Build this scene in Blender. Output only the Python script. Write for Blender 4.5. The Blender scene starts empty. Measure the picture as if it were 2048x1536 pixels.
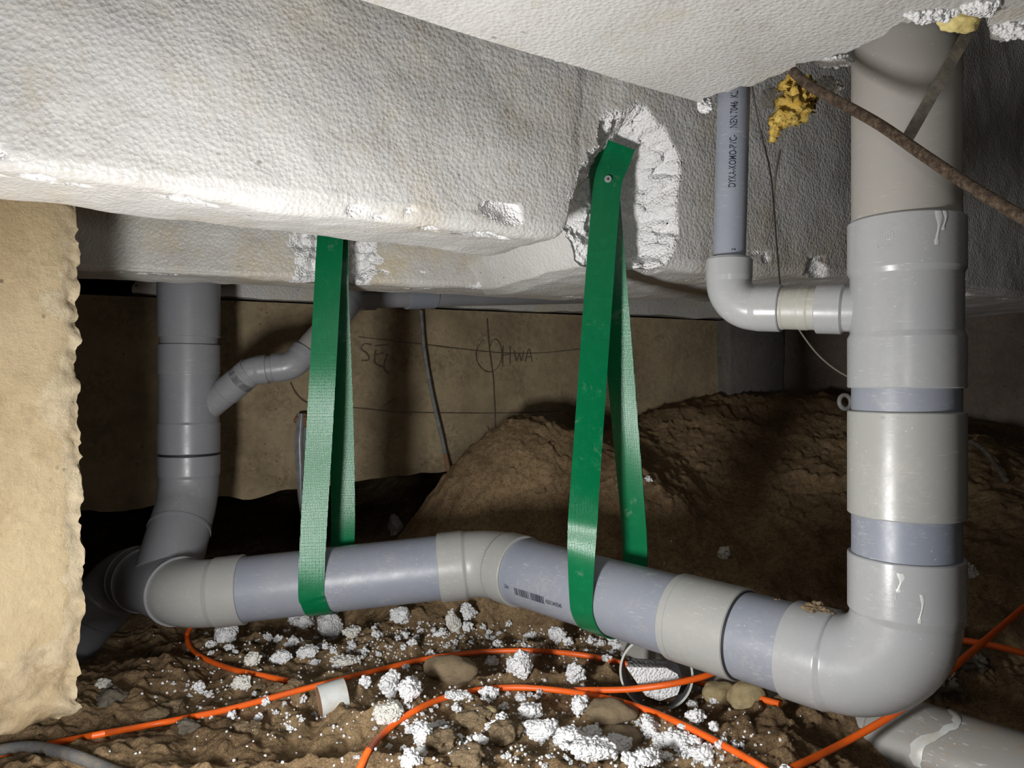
import bpy, math, random
import numpy as np
from mathutils import Vector, Matrix

random.seed(7); np.random.seed(7)
SC = bpy.context.scene
COL = SC.collection
F = 1500.0                      # focal length in pixels of the 2048 px wide frame

# ------------------------------------------------------------------ camera, world, light
cam_d = bpy.data.cameras.new('camera'); cam = bpy.data.objects.new('camera', cam_d); COL.objects.link(cam)
cam.location = (0, 0, 0); cam.rotation_euler = (math.radians(90), 0, 0)
cam_d.sensor_fit = 'HORIZONTAL'; cam_d.sensor_width = 36.0; cam_d.lens = 36.0 * F / 2048.0
cam_d.clip_start = 0.01; cam_d.clip_end = 50
SC.camera = cam
SC.view_settings.view_transform = 'Standard'; SC.view_settings.look = 'None'
SC.view_settings.gamma = 1.0; SC.view_settings.use_curve_mapping = False
SC.view_settings.exposure = 0.0

w = bpy.data.worlds.new('world'); SC.world = w; w.use_nodes = True
w.node_tree.nodes['Background'].inputs[0].default_value = (0.9, 0.95, 1, 1)
w.node_tree.nodes['Background'].inputs[1].default_value = 0.0

def area(name, loc, target, size, power, color):
    d = bpy.data.lights.new(name, 'AREA'); d.shape = 'RECTANGLE'; d.size = size[0]; d.size_y = size[1]
    d.energy = power; d.color = color
    o = bpy.data.objects.new(name, d); COL.objects.link(o); o.location = loc
    o.rotation_euler = (Vector(target) - Vector(loc)).to_track_quat('-Z', 'Y').to_euler()
    return o
# the work light standing on the sand left of the camera, and a weak fill lamp added at the camera
area('work_light', (-0.33, 0.35, -0.27), (0.16, 1.15, -0.06), (0.10, 0.15), 9.0, (1.0, 0.99, 0.975))
area('camera_fill', (0.05, -0.02, 0.04), (0.05, 1.2, 0.0), (0.06, 0.06), 0.6, (1.0, 0.98, 0.95))

# ------------------------------------------------------------------ helpers
def P(px, py, Y): return Vector(((px - 1024) / F * Y, Y, (768 - py) / F * Y))

def tag(o, label=None, cat=None, group=None, kind=None):
    if label: o['label'] = label
    if cat: o['category'] = cat
    if group: o['group'] = group
    if kind: o['kind'] = kind
    return o

def empty(name, loc, label, cat, group=None):
    o = bpy.data.objects.new(name, None); COL.objects.link(o); o.location = loc; o.empty_display_size = .02
    return tag(o, label, cat, group)

def link(name, verts, faces, mats, parent=None, smooth=True, sharp=None, origin=None, mi=None):
    v = np.asarray([tuple(p) for p in verts] if not isinstance(verts, np.ndarray) else verts, dtype=float)
    if parent is not None: org = np.array(parent.location) if parent.parent is None else np.array(parent.location) + np.array(parent.parent.location)
    elif origin is not None: org = np.array(origin)
    else: org = np.array([(v[:, 0].min() + v[:, 0].max()) / 2, (v[:, 1].min() + v[:, 1].max()) / 2, v[:, 2].min()])
    me = bpy.data.meshes.new(name)
    if isinstance(faces, np.ndarray):
        n = len(faces); k = faces.shape[1]
        me.vertices.add(len(v)); me.vertices.foreach_set('co', (v - org).ravel())
        me.loops.add(n * k); me.loops.foreach_set('vertex_index', faces.ravel().astype(np.int32))
        me.polygons.add(n); me.polygons.foreach_set('loop_start', np.arange(0, n * k, k, dtype=np.int32))
        me.update(calc_edges=True)
    else:
        me.from_pydata((v - org).tolist(), [], faces); me.update()
    if not isinstance(mats, (list, tuple)): mats = [mats]
    for m in mats: me.materials.append(m)
    if mi is not None: me.polygons.foreach_set('material_index', np.asarray(mi, dtype=np.int32))
    if smooth:
        me.polygons.foreach_set('use_smooth', [True] * len(me.polygons))
        if sharp: me.set_sharp_from_angle(angle=math.radians(sharp))
    me.validate()
    o = bpy.data.objects.new(name, me); COL.objects.link(o)
    if parent is not None:
        o.parent = parent; o.location = (0, 0, 0)
    else: o.location = org
    return o

# ---- noise in numpy
def _h(ix, iy, iz):
    n = (ix * 374761393 + iy * 668265263 + iz * 2147483647 + 1013904223) & 0xffffffff
    n = ((n ^ (n >> 13)) * 1274126177) & 0xffffffff
    n = ((n ^ (n >> 16)) * 2246822519) & 0xffffffff
    return ((n ^ (n >> 15)) & 0xffffff) / float(0xffffff)
def vnoise(x, y, z=0.0):
    x, y, z = np.broadcast_arrays(np.asarray(x, float), np.asarray(y, float), np.asarray(z, float))
    ix = np.floor(x).astype(np.int64); iy = np.floor(y).astype(np.int64); iz = np.floor(z).astype(np.int64)
    fx = x - ix; fy = y - iy; fz = z - iz
    fx = fx * fx * (3 - 2 * fx); fy = fy * fy * (3 - 2 * fy); fz = fz * fz * (3 - 2 * fz)
    r = 0
    for a in (0, 1):
        for b in (0, 1):
            for c in (0, 1):
                r = r + _h(ix + a, iy + b, iz + c) * (fx if a else 1 - fx) * (fy if b else 1 - fy) * (fz if c else 1 - fz)
    return r * 2 - 1
def fbm(x, y, z=0.0, oct=4):
    r = 0; a = 1.0; s = 1.0
    for i in range(oct):
        r = r + a * vnoise(np.asarray(x) * s + 17.3 * i, np.asarray(y) * s - 9.1 * i, np.asarray(z) * s + 3.7 * i); a *= .5; s *= 2.03
    return r
def sstep(a, b, x):
    t = np.clip((x - a) / (b - a), 0, 1); return t * t * (3 - 2 * t)

# ------------------------------------------------------------------ materials
class NT:
    def __init__(s, name, rough=.6, spec=.4):
        s.m = bpy.data.materials.new(name); s.m.use_nodes = True
        s.t = s.m.node_tree; s.n = s.t.nodes; s.l = s.t.links
        s.b = s.n['Principled BSDF']; s.b.inputs['Roughness'].default_value = rough
        s.b.inputs['Specular IOR Level'].default_value = spec
        s.co = s.n.new('ShaderNodeTexCoord').outputs['Object']
    def noise(s, scale, detail=4, rough=.55, co=None, dist=0):
        n = s.n.new('ShaderNodeTexNoise'); n.inputs['Scale'].default_value = scale; n.inputs['Detail'].default_value = detail
        n.inputs['Roughness'].default_value = rough; n.inputs['Distortion'].default_value = dist
        s.l.new(co or s.co, n.inputs['Vector']); return n.outputs['Fac']
    def vor(s, scale, feature='F1', co=None, rnd=1.0):
        n = s.n.new('ShaderNodeTexVoronoi'); n.inputs['Scale'].default_value = scale; n.feature = feature
        n.inputs['Randomness'].default_value = rnd
        s.l.new(co or s.co, n.inputs['Vector']); return n.outputs['Distance']
    def ramp(s, fac, stops):
        stops = sorted(stops, key=lambda q: q[0])
        r = s.n.new('ShaderNodeValToRGB'); e = r.color_ramp.elements
        e[0].position, e[0].color = stops[0][0], (*stops[0][1], 1) if len(stops[0][1]) == 3 else stops[0][1]
        e[1].position, e[1].color = stops[-1][0], (*stops[-1][1], 1)
        for p, c in stops[1:-1]:
            q = e.new(p); q.color = (*c, 1)
        s.l.new(fac, r.inputs['Fac']); return r.outputs['Color']
    def bw(s, fac, a, b):
        return s.ramp(fac, [(a, (0, 0, 0)), (b, (1, 1, 1))])
    def mix(s, fac, a, b, mode='MIX'):
        n = s.n.new('ShaderNodeMix'); n.data_type = 'RGBA'; n.blend_type = mode
        for sock, v in ((n.inputs[0], fac), (n.inputs[6], a), (n.inputs[7], b)):
            if isinstance(v, (int, float)): sock.default_value = v
            elif isinstance(v, tuple): sock.default_value = (*v, 1)
            else: s.l.new(v, sock)
        return n.outputs[2]
    def math(s, op, a, b=0.0):
        n = s.n.new('ShaderNodeMath'); n.operation = op
        for i, v in enumerate((a, b)):
            if isinstance(v, (int, float)): n.inputs[i].default_value = v
            else: s.l.new(v, n.inputs[i])
        return n.outputs[0]
    def mapping(s, scale=(1, 1, 1), rot=(0, 0, 0)):
        n = s.n.new('ShaderNodeMapping'); n.inputs['Scale'].default_value = scale; n.inputs['Rotation'].default_value = rot
        s.l.new(s.co, n.inputs['Vector']); return n.outputs[0]
    def bump(s, h, strength, dist, prev=None):
        n = s.n.new('ShaderNodeBump'); n.inputs['Strength'].default_value = strength; n.inputs['Distance'].default_value = dist
        s.l.new(h, n.inputs['Height'])
        if prev is not None: s.l.new(prev, n.inputs['Normal'])
        return n.outputs['Normal']
    def fin(s, col=None, nor=None, rough=None):
        if col is not None:
            if isinstance(col, tuple): s.b.inputs['Base Color'].default_value = (*col, 1)
            else: s.l.new(col, s.b.inputs['Base Color'])
        if nor is not None: s.l.new(nor, s.b.inputs['Normal'])
        if rough is not None: s.l.new(rough, s.b.inputs['Roughness'])
        return s.m

def m_pvc(name, col, dust=(.50, .48, .42), rough=.3, amount=.5, streak=None):
    t = NT(name, rough, .5)
    big = t.noise(7, 5, .6); fine = t.noise(140, 4, .7)
    c = t.mix(t.math('MULTIPLY', t.bw(big, .35, .75), .16), col, dust)
    d = t.math('MULTIPLY', t.bw(t.noise(9, 9, .80, dist=.3), .50, .66), t.bw(t.noise(170, 5, .75), .44, .62))
    c = t.mix(t.math('MULTIPLY', d, amount * .9), c, dust)
    sc = t.noise(1, 4, .6, co=t.mapping((60, 60, 420), (.5, .3, .2)))
    c = t.mix(t.math('MULTIPLY', t.math('MULTIPLY', t.bw(sc, .60, .68), t.bw(t.noise(17, 2), .46, .58)), amount * .7), c, (.62, .62, .60))
    sp = t.bw(t.vor(110), .12, .05)
    c = t.mix(t.math('MULTIPLY', t.math('MULTIPLY', sp, t.bw(t.noise(22, 2), .52, .60)), amount), c, (.75, .74, .70))
    r = t.math('ADD', t.math('MULTIPLY', t.bw(t.noise(25, 5, .7), .4, .7), .14), rough)
    return t.fin(c, t.bump(fine, .04, .002), r)
M_PIPE = m_pvc('pvc_blue_grey', (.225, .248, .302), amount=.45, rough=.36)
M_FIT = m_pvc('pvc_fitting_grey', (.335, .345, .360), amount=.4, rough=.22)
M_FITW = m_pvc('pvc_fitting_warm_grey', (.330, .335, .325), amount=.6, rough=.3)
M_OLD = m_pvc('pvc_old_brown_grey', (.330, .315, .295), dust=(.40, .34, .26), amount=.35, rough=.36)
M_BEIGE = m_pvc('pvc_beige_grey', (.36, .36, .33), dust=(.55, .50, .40), amount=.8, rough=.4)
M_LEFT = m_pvc('pvc_left_stack_dimmed_grey', (.235, .240, .265), amount=.35, rough=.3)  # darker grey: weaker light at the distant left stack put into the colour
M_GROUNDPIPE = m_pvc('pvc_ground_pipe', (.315, .315, .305), dust=(.36, .27, .17), amount=1.2, rough=.4)
M_GLUE = NT('dried_glue', .3).fin((.55, .56, .55))
M_INK = NT('black_ink', .5).fin((.012, .013, .03))
M_SEAM = NT('seam_shadow_black', .6).fin((.02, .02, .025))  # near-black for seams and for shade painted in the coupling gap

def m_eps(name, base=(.715, .71, .695), dirt=.5, yellow=.3):
    t = NT(name, .42, .35)
    a = t.noise(3.5, 5, .6); b = t.noise(30, 4, .6)
    c = t.mix(t.bw(a, .38, .62), base, tuple(x * .84 for x in base))
    c = t.mix(t.math('MULTIPLY', t.bw(t.noise(13, 7, .74), .53, .68), dirt * .6), c, (.46, .42, .35))
    d = t.math('MULTIPLY', t.bw(t.noise(4, 9, .76), .47, .66), t.bw(t.noise(110, 5, .75), .42, .62))
    c = t.mix(t.math('MULTIPLY', d, dirt), c, (.40, .35, .27))
    y = t.math('MULTIPLY', t.bw(t.noise(6.5, 7, .7), .50, .68), yellow)
    c = t.mix(y, c, (.66, .55, .34))
    sp = t.math('MULTIPLY', t.bw(t.vor(30), .11, .05), t.bw(b, .50, .56))
    c = t.mix(t.math('MULTIPLY', sp, .6), c, (.14, .11, .08))
    v = t.vor(190); v2 = t.vor(430)
    n = t.bump(t.bw(v, .0, .75), .45, .0018)
    n = t.bump(v2, .25, .001, n)
    n = t.bump(t.noise(55, 5, .65), .28, .004, n)
    return t.fin(c, n)
M_EPS = m_eps('white_foam_skin')
M_EPSD = m_eps('white_foam_skin_dirty', (.60, .59, .56), .8, .45)
def m_broken(name, base, dirt=.25):
    t = NT(name, .75, .25)
    v = t.vor(260)
    c = t.mix(t.math('MULTIPLY', t.bw(t.noise(24, 5, .7, dist=.5), .60, .74), dirt), base, (.36, .28, .19))
    c = t.mix(t.math('MULTIPLY', t.bw(v, .45, .85), .12), c, (.55, .55, .55))
    n = t.bump(t.bw(v, .8, .0), .85, .0028)
    n = t.bump(t.noise(70, 4, .7), .5, .005, n)
    return t.fin(c, n)
M_BROKEN = m_broken('broken_white_foam', (.90, .90, .90), .35)
M_CRUMB = m_broken('foam_crumb_white', (.90, .91, .92), .12)
M_CRUMBD = m_broken('foam_crumb_dusty', (.80, .78, .72), .7)

def m_conc(name, base, dark, stain=.5):
    t = NT(name, .85, .25)
    c = t.mix(t.bw(t.noise(5, 8, .70), .41, .60), base, dark)
    c = t.mix(t.math('MULTIPLY', t.bw(t.noise(2.6, 6, .7), .50, .66), stain * .6), c, tuple(x * .62 for x in dark))
    c = t.mix(t.math('MULTIPLY', t.math('MULTIPLY', t.bw(t.noise(7, 9, .78), .46, .64), t.bw(t.noise(80, 5, .75), .40, .60)), stain), c, tuple(x * .55 for x in dark))
    c = t.mix(t.math('MULTIPLY', t.bw(t.noise(38, 4, .7), .60, .72), .35), c, tuple(min(1, x * 1.35) for x in base))
    pits = t.math('MULTIPLY', t.bw(t.vor(52), .15, .08), t.bw(t.noise(12, 3), .45, .6))
    c = t.mix(t.math('MULTIPLY', pits, .7), c, (.07, .05, .035))
    n = t.bump(t.noise(45, 10, .76), .9, .006)
    n = t.bump(pits, -.6, .002, n)
    return t.fin(c, n)
M_WALL = m_conc('tan_concrete', (.45, .355, .22), (.31, .24, .15), .75)
M_COLM = m_conc('cream_concrete', (.57, .455, .285), (.46, .35, .205), .55)
M_COLR = m_conc('broken_cream_concrete', (.62, .52, .36), (.44, .33, .19), .9)
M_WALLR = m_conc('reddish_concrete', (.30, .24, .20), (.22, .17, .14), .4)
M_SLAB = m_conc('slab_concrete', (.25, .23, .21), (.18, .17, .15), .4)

def m_sand(name, base=(.63, .435, .24), dark=(.32, .205, .11)):
    t = NT(name, .95, .12)
    big = t.noise(5.5, 5, .6, dist=.3)
    c = t.mix(t.bw(big, .36, .58), dark, base)
    c = t.mix(t.math('MULTIPLY', t.bw(t.noise(95, 8, .85), .54, .42), .60), c, tuple(x * .45 for x in dark))
    g = t.noise(420, 3, .8)
    c = t.mix(t.math('MULTIPLY', t.bw(g, .55, .64), .55), c, (.76, .59, .37))
    c = t.mix(t.math('MULTIPLY', t.bw(g, .44, .36), .6), c, (.06, .04, .022))
    n = t.bump(t.noise(70, 8, .8), 1.0, .009)
    n = t.bump(t.noise(300, 4, .8), 1.0, .003, n)
    return t.fin(c, n)
M_SAND = m_sand('damp_sand')
M_CLOD = m_sand('sand_clod', (.56, .42, .26), (.40, .29, .175))
def m_stone(name, a, b):
    t = NT(name, .85, .25)
    c = t.mix(t.bw(t.noise(30, 5, .7), .4, .65), a, b)
    n = t.bump(t.noise(90, 8, .8), 1.0, .006)
    return t.fin(c, n)
M_STONE = m_stone('sandy_stone', (.42, .32, .20), (.30, .225, .14))
M_YSTONE = m_stone('pale_yellow_stone', (.62, .50, .28), (.42, .32, .17))
M_RUBBLE = m_stone('grey_rubble', (.26, .23, .18), (.16, .13, .09))
def m_plain(name, col, rough=.5, spec=.5, metal=0, nz=0, col2=None, scale=40):
    t = NT(name, rough, spec); t.b.inputs['Metallic'].default_value = metal
    c = t.mix(t.bw(t.noise(scale, 5, .7), .42, .65), col, col2) if col2 else col
    n = t.bump(t.noise(scale * 4, 5, .7), nz, .003) if nz else None
    return t.fin(c, n)
M_ORANGE = m_plain('orange_cable_sheath', (.95, .145, .012), .42, .5, col2=(.80, .13, .02), scale=30)
M_BAND = m_plain('pink_print_band', (.95, .50, .40), .5)
M_RUST = m_plain('rusty_steel', (.060, .038, .026), .85, .3, 0, .9, (.19, .135, .09), 200)
M_DARKSTEEL = m_plain('dark_flat_steel', (.11, .10, .085), .6, .5, .2, .4, (.22, .19, .15), 60)
M_WIRE = m_plain('dull_wire', (.15, .13, .11), .6)
M_PALEWIRE = m_plain('pale_wire', (.55, .50, .40), .6)
M_GREYCABLE = m_plain('grey_cable', (.17, .175, .18), .6, .4, 0, .5, (.26, .22, .17), 60)
M_WALLCABLE = m_plain('grey_wall_cable', (.16, .17, .18), .7, .4, 0, .4, (.30, .28, .24), 50)
M_RUSTEND = m_plain('brown_rust_end', (.23, .12, .06), .85)
M_WHITEPVC = m_plain('white_plastic', (.62, .64, .63), .35, .5, col2=(.50, .48, .42), scale=25)
M_RING_IN = m_plain('offcut_grey', (.11, .115, .125), .5)
M_RING = m_plain('offcut_rim', (.50, .52, .48), .5)
M_SCREW = m_plain('zinc_screw', (.62, .64, .66), .3, .5, .7)
M_FILM = m_plain('grey_film', (.30, .32, .34), .25, .5, col2=(.18, .18, .18), scale=20)
M_PENCIL = NT('pencil_line', .8).fin((.12, .095, .065))
M_WOOL = m_plain('yellow_mineral_wool', (.80, .58, .16), .95, .1, 0, .9, (.66, .38, .06), 45)
M_PUR = m_plain('yellow_pur_foam', (.80, .68, .30), .8, .2, 0, .5, (.68, .54, .20), 40)
def m_strap():
    t = NT('green_strap', .19, .5)
    sx = t.n.new('ShaderNodeSeparateXYZ'); t.l.new(t.co, sx.inputs[0])
    u = t.math('ADD', sx.outputs[0], t.math('MULTIPLY', sx.outputs[1], -.6)); z = sx.outputs[2]
    p = t.math('SINE', t.math('MULTIPLY', t.math('ADD', u, z), 1500.0))
    q = t.math('SINE', t.math('MULTIPLY', t.math('SUBTRACT', u, z), 1500.0))
    h = t.math('MULTIPLY', p, q)
    low = t.noise(9, 4, .6)
    c = t.mix(t.bw(t.noise(60, 5, .7), .5, .8), (.001, .135, .048), (.005, .165, .062))
    c = t.mix(t.math('MULTIPLY', t.bw(t.noise(18, 6, .75, dist=.6), .60, .70), .28), c, (.30, .42, .32))
    return t.fin(c, t.bump(h, .20, .0005))
M_STRAP = m_strap()
M_STRAPEND = m_plain('dusty_green_strap_end', (.055, .13, .09), .6, .4, 0, .3, (.03, .14, .07), 40)

# ------------------------------------------------------------------ tubes and fittings
def frames(pts):
    T = [(pts[min(i + 1, len(pts) - 1)] - pts[max(i - 1, 0)]).normalized() for i in range(len(pts))]
    up = Vector((0, 0, 1)) if abs(T[0].z) < .9 else Vector((1, 0, 0))
    N = [(up - T[0] * up.dot(T[0])).normalized()]
    for i in range(1, len(pts)):
        v = N[-1] - T[i] * N[-1].dot(T[i]); N.append(v.normalized())
    return T, N
def resample(path, ss):
    L = [0]
    for a, b in zip(path[:-1], path[1:]): L.append(L[-1] + (b - a).length)
    out = []
    for s in ss:
        if s <= 0: out.append(path[0] + (path[0] - path[1]).normalized() * (-s)); continue
        if s >= L[-1]: out.append(path[-1] + (path[-1] - path[-2]).normalized() * (s - L[-1])); continue
        for i in range(len(L) - 1):
            if s <= L[i + 1]: out.append(path[i].lerp(path[i + 1], (s - L[i]) / (L[i + 1] - L[i]))); break
    return out, L
def tube(name, path, prof, mat, parent=None, seg=64, caps=True, sharp=35, step=None):
    """prof: radius, or list of (arc length, radius)"""
    path = [Vector(p) for p in path]
    _, L = resample(path, [0])
    if not isinstance(prof, (list, tuple)): prof = [(0, prof), (L[-1], prof)]
    pp = []
    for i, (s_, r_) in enumerate(prof):
        pp.append((s_, r_))
        if i + 1 < len(prof):
            s2_, r2_ = prof[i + 1]
            if s2_ - s_ > .006:
                for f_ in (.0012 / (s2_ - s_), 1 - .0012 / (s2_ - s_)): pp.append((s_ + (s2_ - s_) * f_, r_ + (r2_ - r_) * f_))
    prof = pp
    ss = [(s, r) for s, r in prof]
    ps = [p[0] for p in prof]; pr = [p[1] for p in prof]
    for s in L:
        if ps[0] < s < ps[-1] and min(abs(s - q) for q in ps) > 1e-4: ss.append((s, float(np.interp(s, ps, pr))))
    order = sorted(range(len(ss)), key=lambda i: (ss[i][0], i)); ss = [ss[i] for i in order]
    svals = [s for s, r in ss]
    pts, _ = resample(path, svals)
    # tangents from slightly offset samples so equal stations are fine
    a, _ = resample(path, [s - .001 for s in svals]); b, _ = resample(path, [s + .001 for s in svals])
    T = [(q - p).normalized() for p, q in zip(a, b)]
    up = Vector((0, 0, 1)) if abs(T[0].z) < .9 else Vector((1, 0, 0))
    N = [(up - T[0] * up.dot(T[0])).normalized()]
    for t in T[1:]: N.append((N[-1] - t * N[-1].dot(t)).normalized())
    V = []; Fc = []
    for (s, r), p, t, n in zip(ss, pts, T, N):
        bn = t.cross(n)
        for k in range(seg):
            th = 2 * math.pi * k / seg; V.append(p + (n * math.cos(th) + bn * math.sin(th)) * r)
    m = len(ss)
    for i in range(m - 1):
        for k in range(seg):
            k2 = (k + 1) % seg; Fc.append((i * seg + k, i * seg + k2, (i + 1) * seg + k2, (i + 1) * seg + k))
    if caps:
        Fc.append(tuple(range(seg))[::-1]); Fc.append(tuple((m - 1) * seg + k for k in range(seg)))
    return link(name, V, Fc, mat, parent, True, sharp)

def catmull(pts, n=10):
    pts = [Vector(p) for p in pts]; out = []
    q = [pts[0] * 2 - pts[1]] + pts + [pts[-1] * 2 - pts[-2]]
    for i in range(1, len(q) - 2):
        for k in range(n):
            t = k / n; a, b, c, d = q[i - 1], q[i], q[i + 1], q[i + 2]
            out.append(.5 * ((2 * b) + (c - a) * t + (2 * a - 5 * b + 4 * c - d) * t * t + (3 * b - a - 3 * c + d) * t ** 3))
    out.append(pts[-1]); return out

def arc_path(A, C, B, R, n=14):
    """from A to corner C to B, filleted with radius R; returns path and arc-length of bend start/end"""
    A, C, B = Vector(A), Vector(C), Vector(B)
    d1 = (A - C).normalized(); d2 = (B - C).normalized()
    ang = d1.angle(d2); tl = R / math.tan(ang / 2)
    p1 = C + d1 * tl; p2 = C + d2 * tl
    bis = (d1 + d2).normalized(); O = C + bis * (R / math.sin(ang / 2))
    v1 = p1 - O; v2 = p2 - O; tot = v1.angle(v2); ax = v1.cross(v2).normalized()
    pts = [A]
    for k in range(n + 1): pts.append(O + Matrix.Rotation(tot * k / n, 3, ax) @ v1)
    pts.append(B)
    s1 = (A - p1).length; s2 = s1 + R * tot
    return pts, s1, s2, s2 + (B - p2).length

RP, RF, RB = .055, .0592, .0566
LP = .0022
def socket_profile(L, ends=(True, True), ls=.055, rf=RF, rb=RB, rp=RP):
    """straight coupling/tee profile with lips"""
    pr = []
    if ends[0]: pr += [(0, rp - .001), (0, rf - .0012), (LP * .6, rf), (ls, rf), (ls + .005, rb)]
    else: pr += [(0, rb)]
    if ends[1]: pr += [(L - ls - .005, rb), (L - ls, rf), (L - LP * .6, rf), (L, rf - .0012), (L, rp - .001)]
    else: pr += [(L, rb)]
    return pr

def bend_fitting(name, C, d1, d2, R, ls1, ls2, mat, parent, rf=RF, rb=RB, rp=RP, seg=72, flare2=True):
    """bend around corner C; sockets of length ls1/ls2 along directions d1/d2 (pointing away from C)"""
    d1 = Vector(d1).normalized(); d2 = Vector(d2).normalized()
    ang = d1.angle(d2); tl = R / math.tan(ang / 2)
    A = Vector(C) + d1 * (tl + ls1); B = Vector(C) + d2 * (tl + ls2)
    path, s1, s2, L = arc_path(A, C, B, R)
    pr = []
    if ls1 > .012: pr += [(0, rp - .001), (0, rf - .0012), (.0013, rf), (s1 - .004, rf), (s1 + .003, rb)]
    else: pr += [(0, rb)]
    if ls2 > .012 and flare2: pr += [(s2 - .003, rb), (s2 + .004, rf), (L - .0013, rf), (L, rf - .0012), (L, rp - .001)]
    else: pr += [(L, rb)]
    o = tube(name, path, pr, mat, parent, seg, caps=False)
    return o, A, B

# ================================================================== GROUND
cps = [  # px, py, Y
 (-300,1640,.80),(200,1660,.80),(700,1700,.78),(1300,1700,.78),(1900,1720,.79),(2400,1700,.80),
 (100,1560,.92),(420,1510,.99),(250,1480,1.04),(700,1470,1.04),(900,1500,1.0),(1000,1405,1.14),(1250,1500,1.0),
 (1630,1418,1.05),(1560,1470,.98),(1700,1500,1.0),(1800,1560,.94),(1480,1420,1.12),
 (300,1380,1.22),(150,1300,1.5),(600,1340,1.30),(750,1290,1.40),(1000,1250,1.48),(1150,1310,1.32),(1330,1415,1.14),
 (450,1290,1.42),(600,1190,1.75),(300,1200,1.75),
 (1290,1225,1.44),(1600,1150,1.50),(1900,1150,1.45),(2200,1180,1.35),(1960,1330,1.25),(1900,1400,1.15),(2200,1400,1.15),
 (1200,1080,1.58),(1000,1075,1.60),(860,1075,1.66),(830,1045,1.80),(900,975,1.84),(1000,872,1.90),(1060,850,1.92),(1130,856,1.90),
 (1200,875,1.88),(1330,930,1.85),(1250,965,1.66),(1200,990,1.66),(1330,1040,1.60),(1450,1000,1.75),(1380,900,1.95),
 (1370,815,2.15),(1450,812,2.18),(1700,808,2.15),(1550,880,2.0),(1620,930,1.85),(1800,850,2.1),(1990,885,2.0),(2048,900,2.0),
 (2048,1000,1.7),(1900,1020,1.65),(1750,1050,1.62),(2300,950,1.9),
]
cpts = [tuple(P(*c)) for c in cps] + [(-.55,2.0,-.52),(-.25,1.98,-.50),(-1.0,1.75,-.54),(-1.3,1.2,-.52),(-1.2,2.6,-.5),(0,2.7,-.2),(.3,2.35,-.15),
 (1,2.8,-.08),(2.2,2.6,-.1),(2.4,1.6,-.25),(2.2,1.0,-.4),(-1.2,.6,-.47),(-.8,.3,-.47),(.3,.2,-.48),(1.5,.3,-.46),(-.15,1.9,-.45),(-.35,1.6,-.51),(-.62,1.55,-.53)]
CP = np.array(cpts)
def tps_fit(C, lam=2e-4):
    n = len(C); d = np.hypot(C[:, None, 0] - C[None, :, 0], C[:, None, 1] - C[None, :, 1]) + 1e-9
    K = d * d * np.log(d) + np.eye(n) * lam
    Pm = np.c_[np.ones(n), C[:, :2]]
    A = np.block([[K, Pm], [Pm.T, np.zeros((3, 3))]])
    return np.linalg.solve(A, np.r_[C[:, 2], 0, 0, 0])
WT = tps_fit(CP)
def base_h(x, y):
    x = np.asarray(x, float); y = np.asarray(y, float); r = WT[-3] + WT[-2] * x + WT[-1] * y
    for i, c in enumerate(CP):
        d2 = (x - c[0]) ** 2 + (y - c[1]) ** 2 + 1e-12; r = r + WT[i] * .5 * d2 * np.log(d2)
    return np.clip(r, -.62, .05)
def G(x, y):
    x = np.asarray(x, float); y = np.asarray(y, float)
    h = base_h(x, y)
    near = 1 - sstep(1.5, 1.9, y) * .6
    wx = x + .03 * vnoise(x * 9, y * 9, 4.0); wy = y + .03 * vnoise(x * 9, y * 9, 8.0)
    r1 = 1 - np.abs(fbm(wx * 6, wy * 7, 2.0, 3))
    h = h + (r1 - .6) * .032 * near
    h = h + fbm(wx * 20, wy * 20, 5.0, 3) * .0085 * near
    cl = np.maximum(0, fbm(x * 55, y * 55, 1.0, 3))
    cl2 = np.maximum(0, vnoise(x * 105 + 4 * vnoise(x * 30, y * 30, 2.), y * 105, 7.0)) * np.clip(.5 + fbm(x * 12, y * 12, 9., 2), 0, 1)
    h = h + cl * .0085 + cl2 * .0050 + vnoise(x * 160, y * 160, 3.0) * .0013
    return h
def G1(x, y): return float(G(np.array([x]), np.array([y]))[0])
def hit(px, py, lift=0.0, y0=.6, y1=2.9):
    ys = np.linspace(y0, y1, 700); xs = (px - 1024) / F * ys; zs = (768 - py) / F * ys
    d = zs - G(xs, ys); k = np.argmax(d < 0)
    if d[k] >= 0: k = len(ys) - 1
    k = max(k, 1); t = d[k - 1] / (d[k - 1] - d[k] + 1e-12); y = ys[k - 1] + (ys[k] - ys[k - 1]) * t
    return P(px, py, y) + Vector((0, 0, lift))

ysn = np.concatenate([np.linspace(.2, .75, 50)[:-1], np.linspace(.75, 1.62, 235)[:-1], np.linspace(1.62, 2.1, 80)[:-1], np.linspace(2.1, 3.2, 60)])
xsn = np.concatenate([np.linspace(-2.2, -.8, 90)[:-1], np.linspace(-.8, .9, 440)[:-1], np.linspace(.9, 2.6, 140)])
XX, YY = np.meshgrid(xsn, ysn); ZZ = G(XX, YY)
nx, ny = len(xsn), len(ysn)
idx = np.arange(nx * ny).reshape(ny, nx)
fc = np.stack([idx[:-1, :-1], idx[:-1, 1:], idx[1:, 1:], idx[1:, :-1]], -1).reshape(-1, 4)
ground = link('floor', np.stack([XX, YY, ZZ], -1).reshape(-1, 3), fc, M_SAND, None, True, origin=(0, 0, 0))
tag(ground, 'damp brown sand ground with mounds and footprints under the pipes', 'ground', kind='structure')

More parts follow.
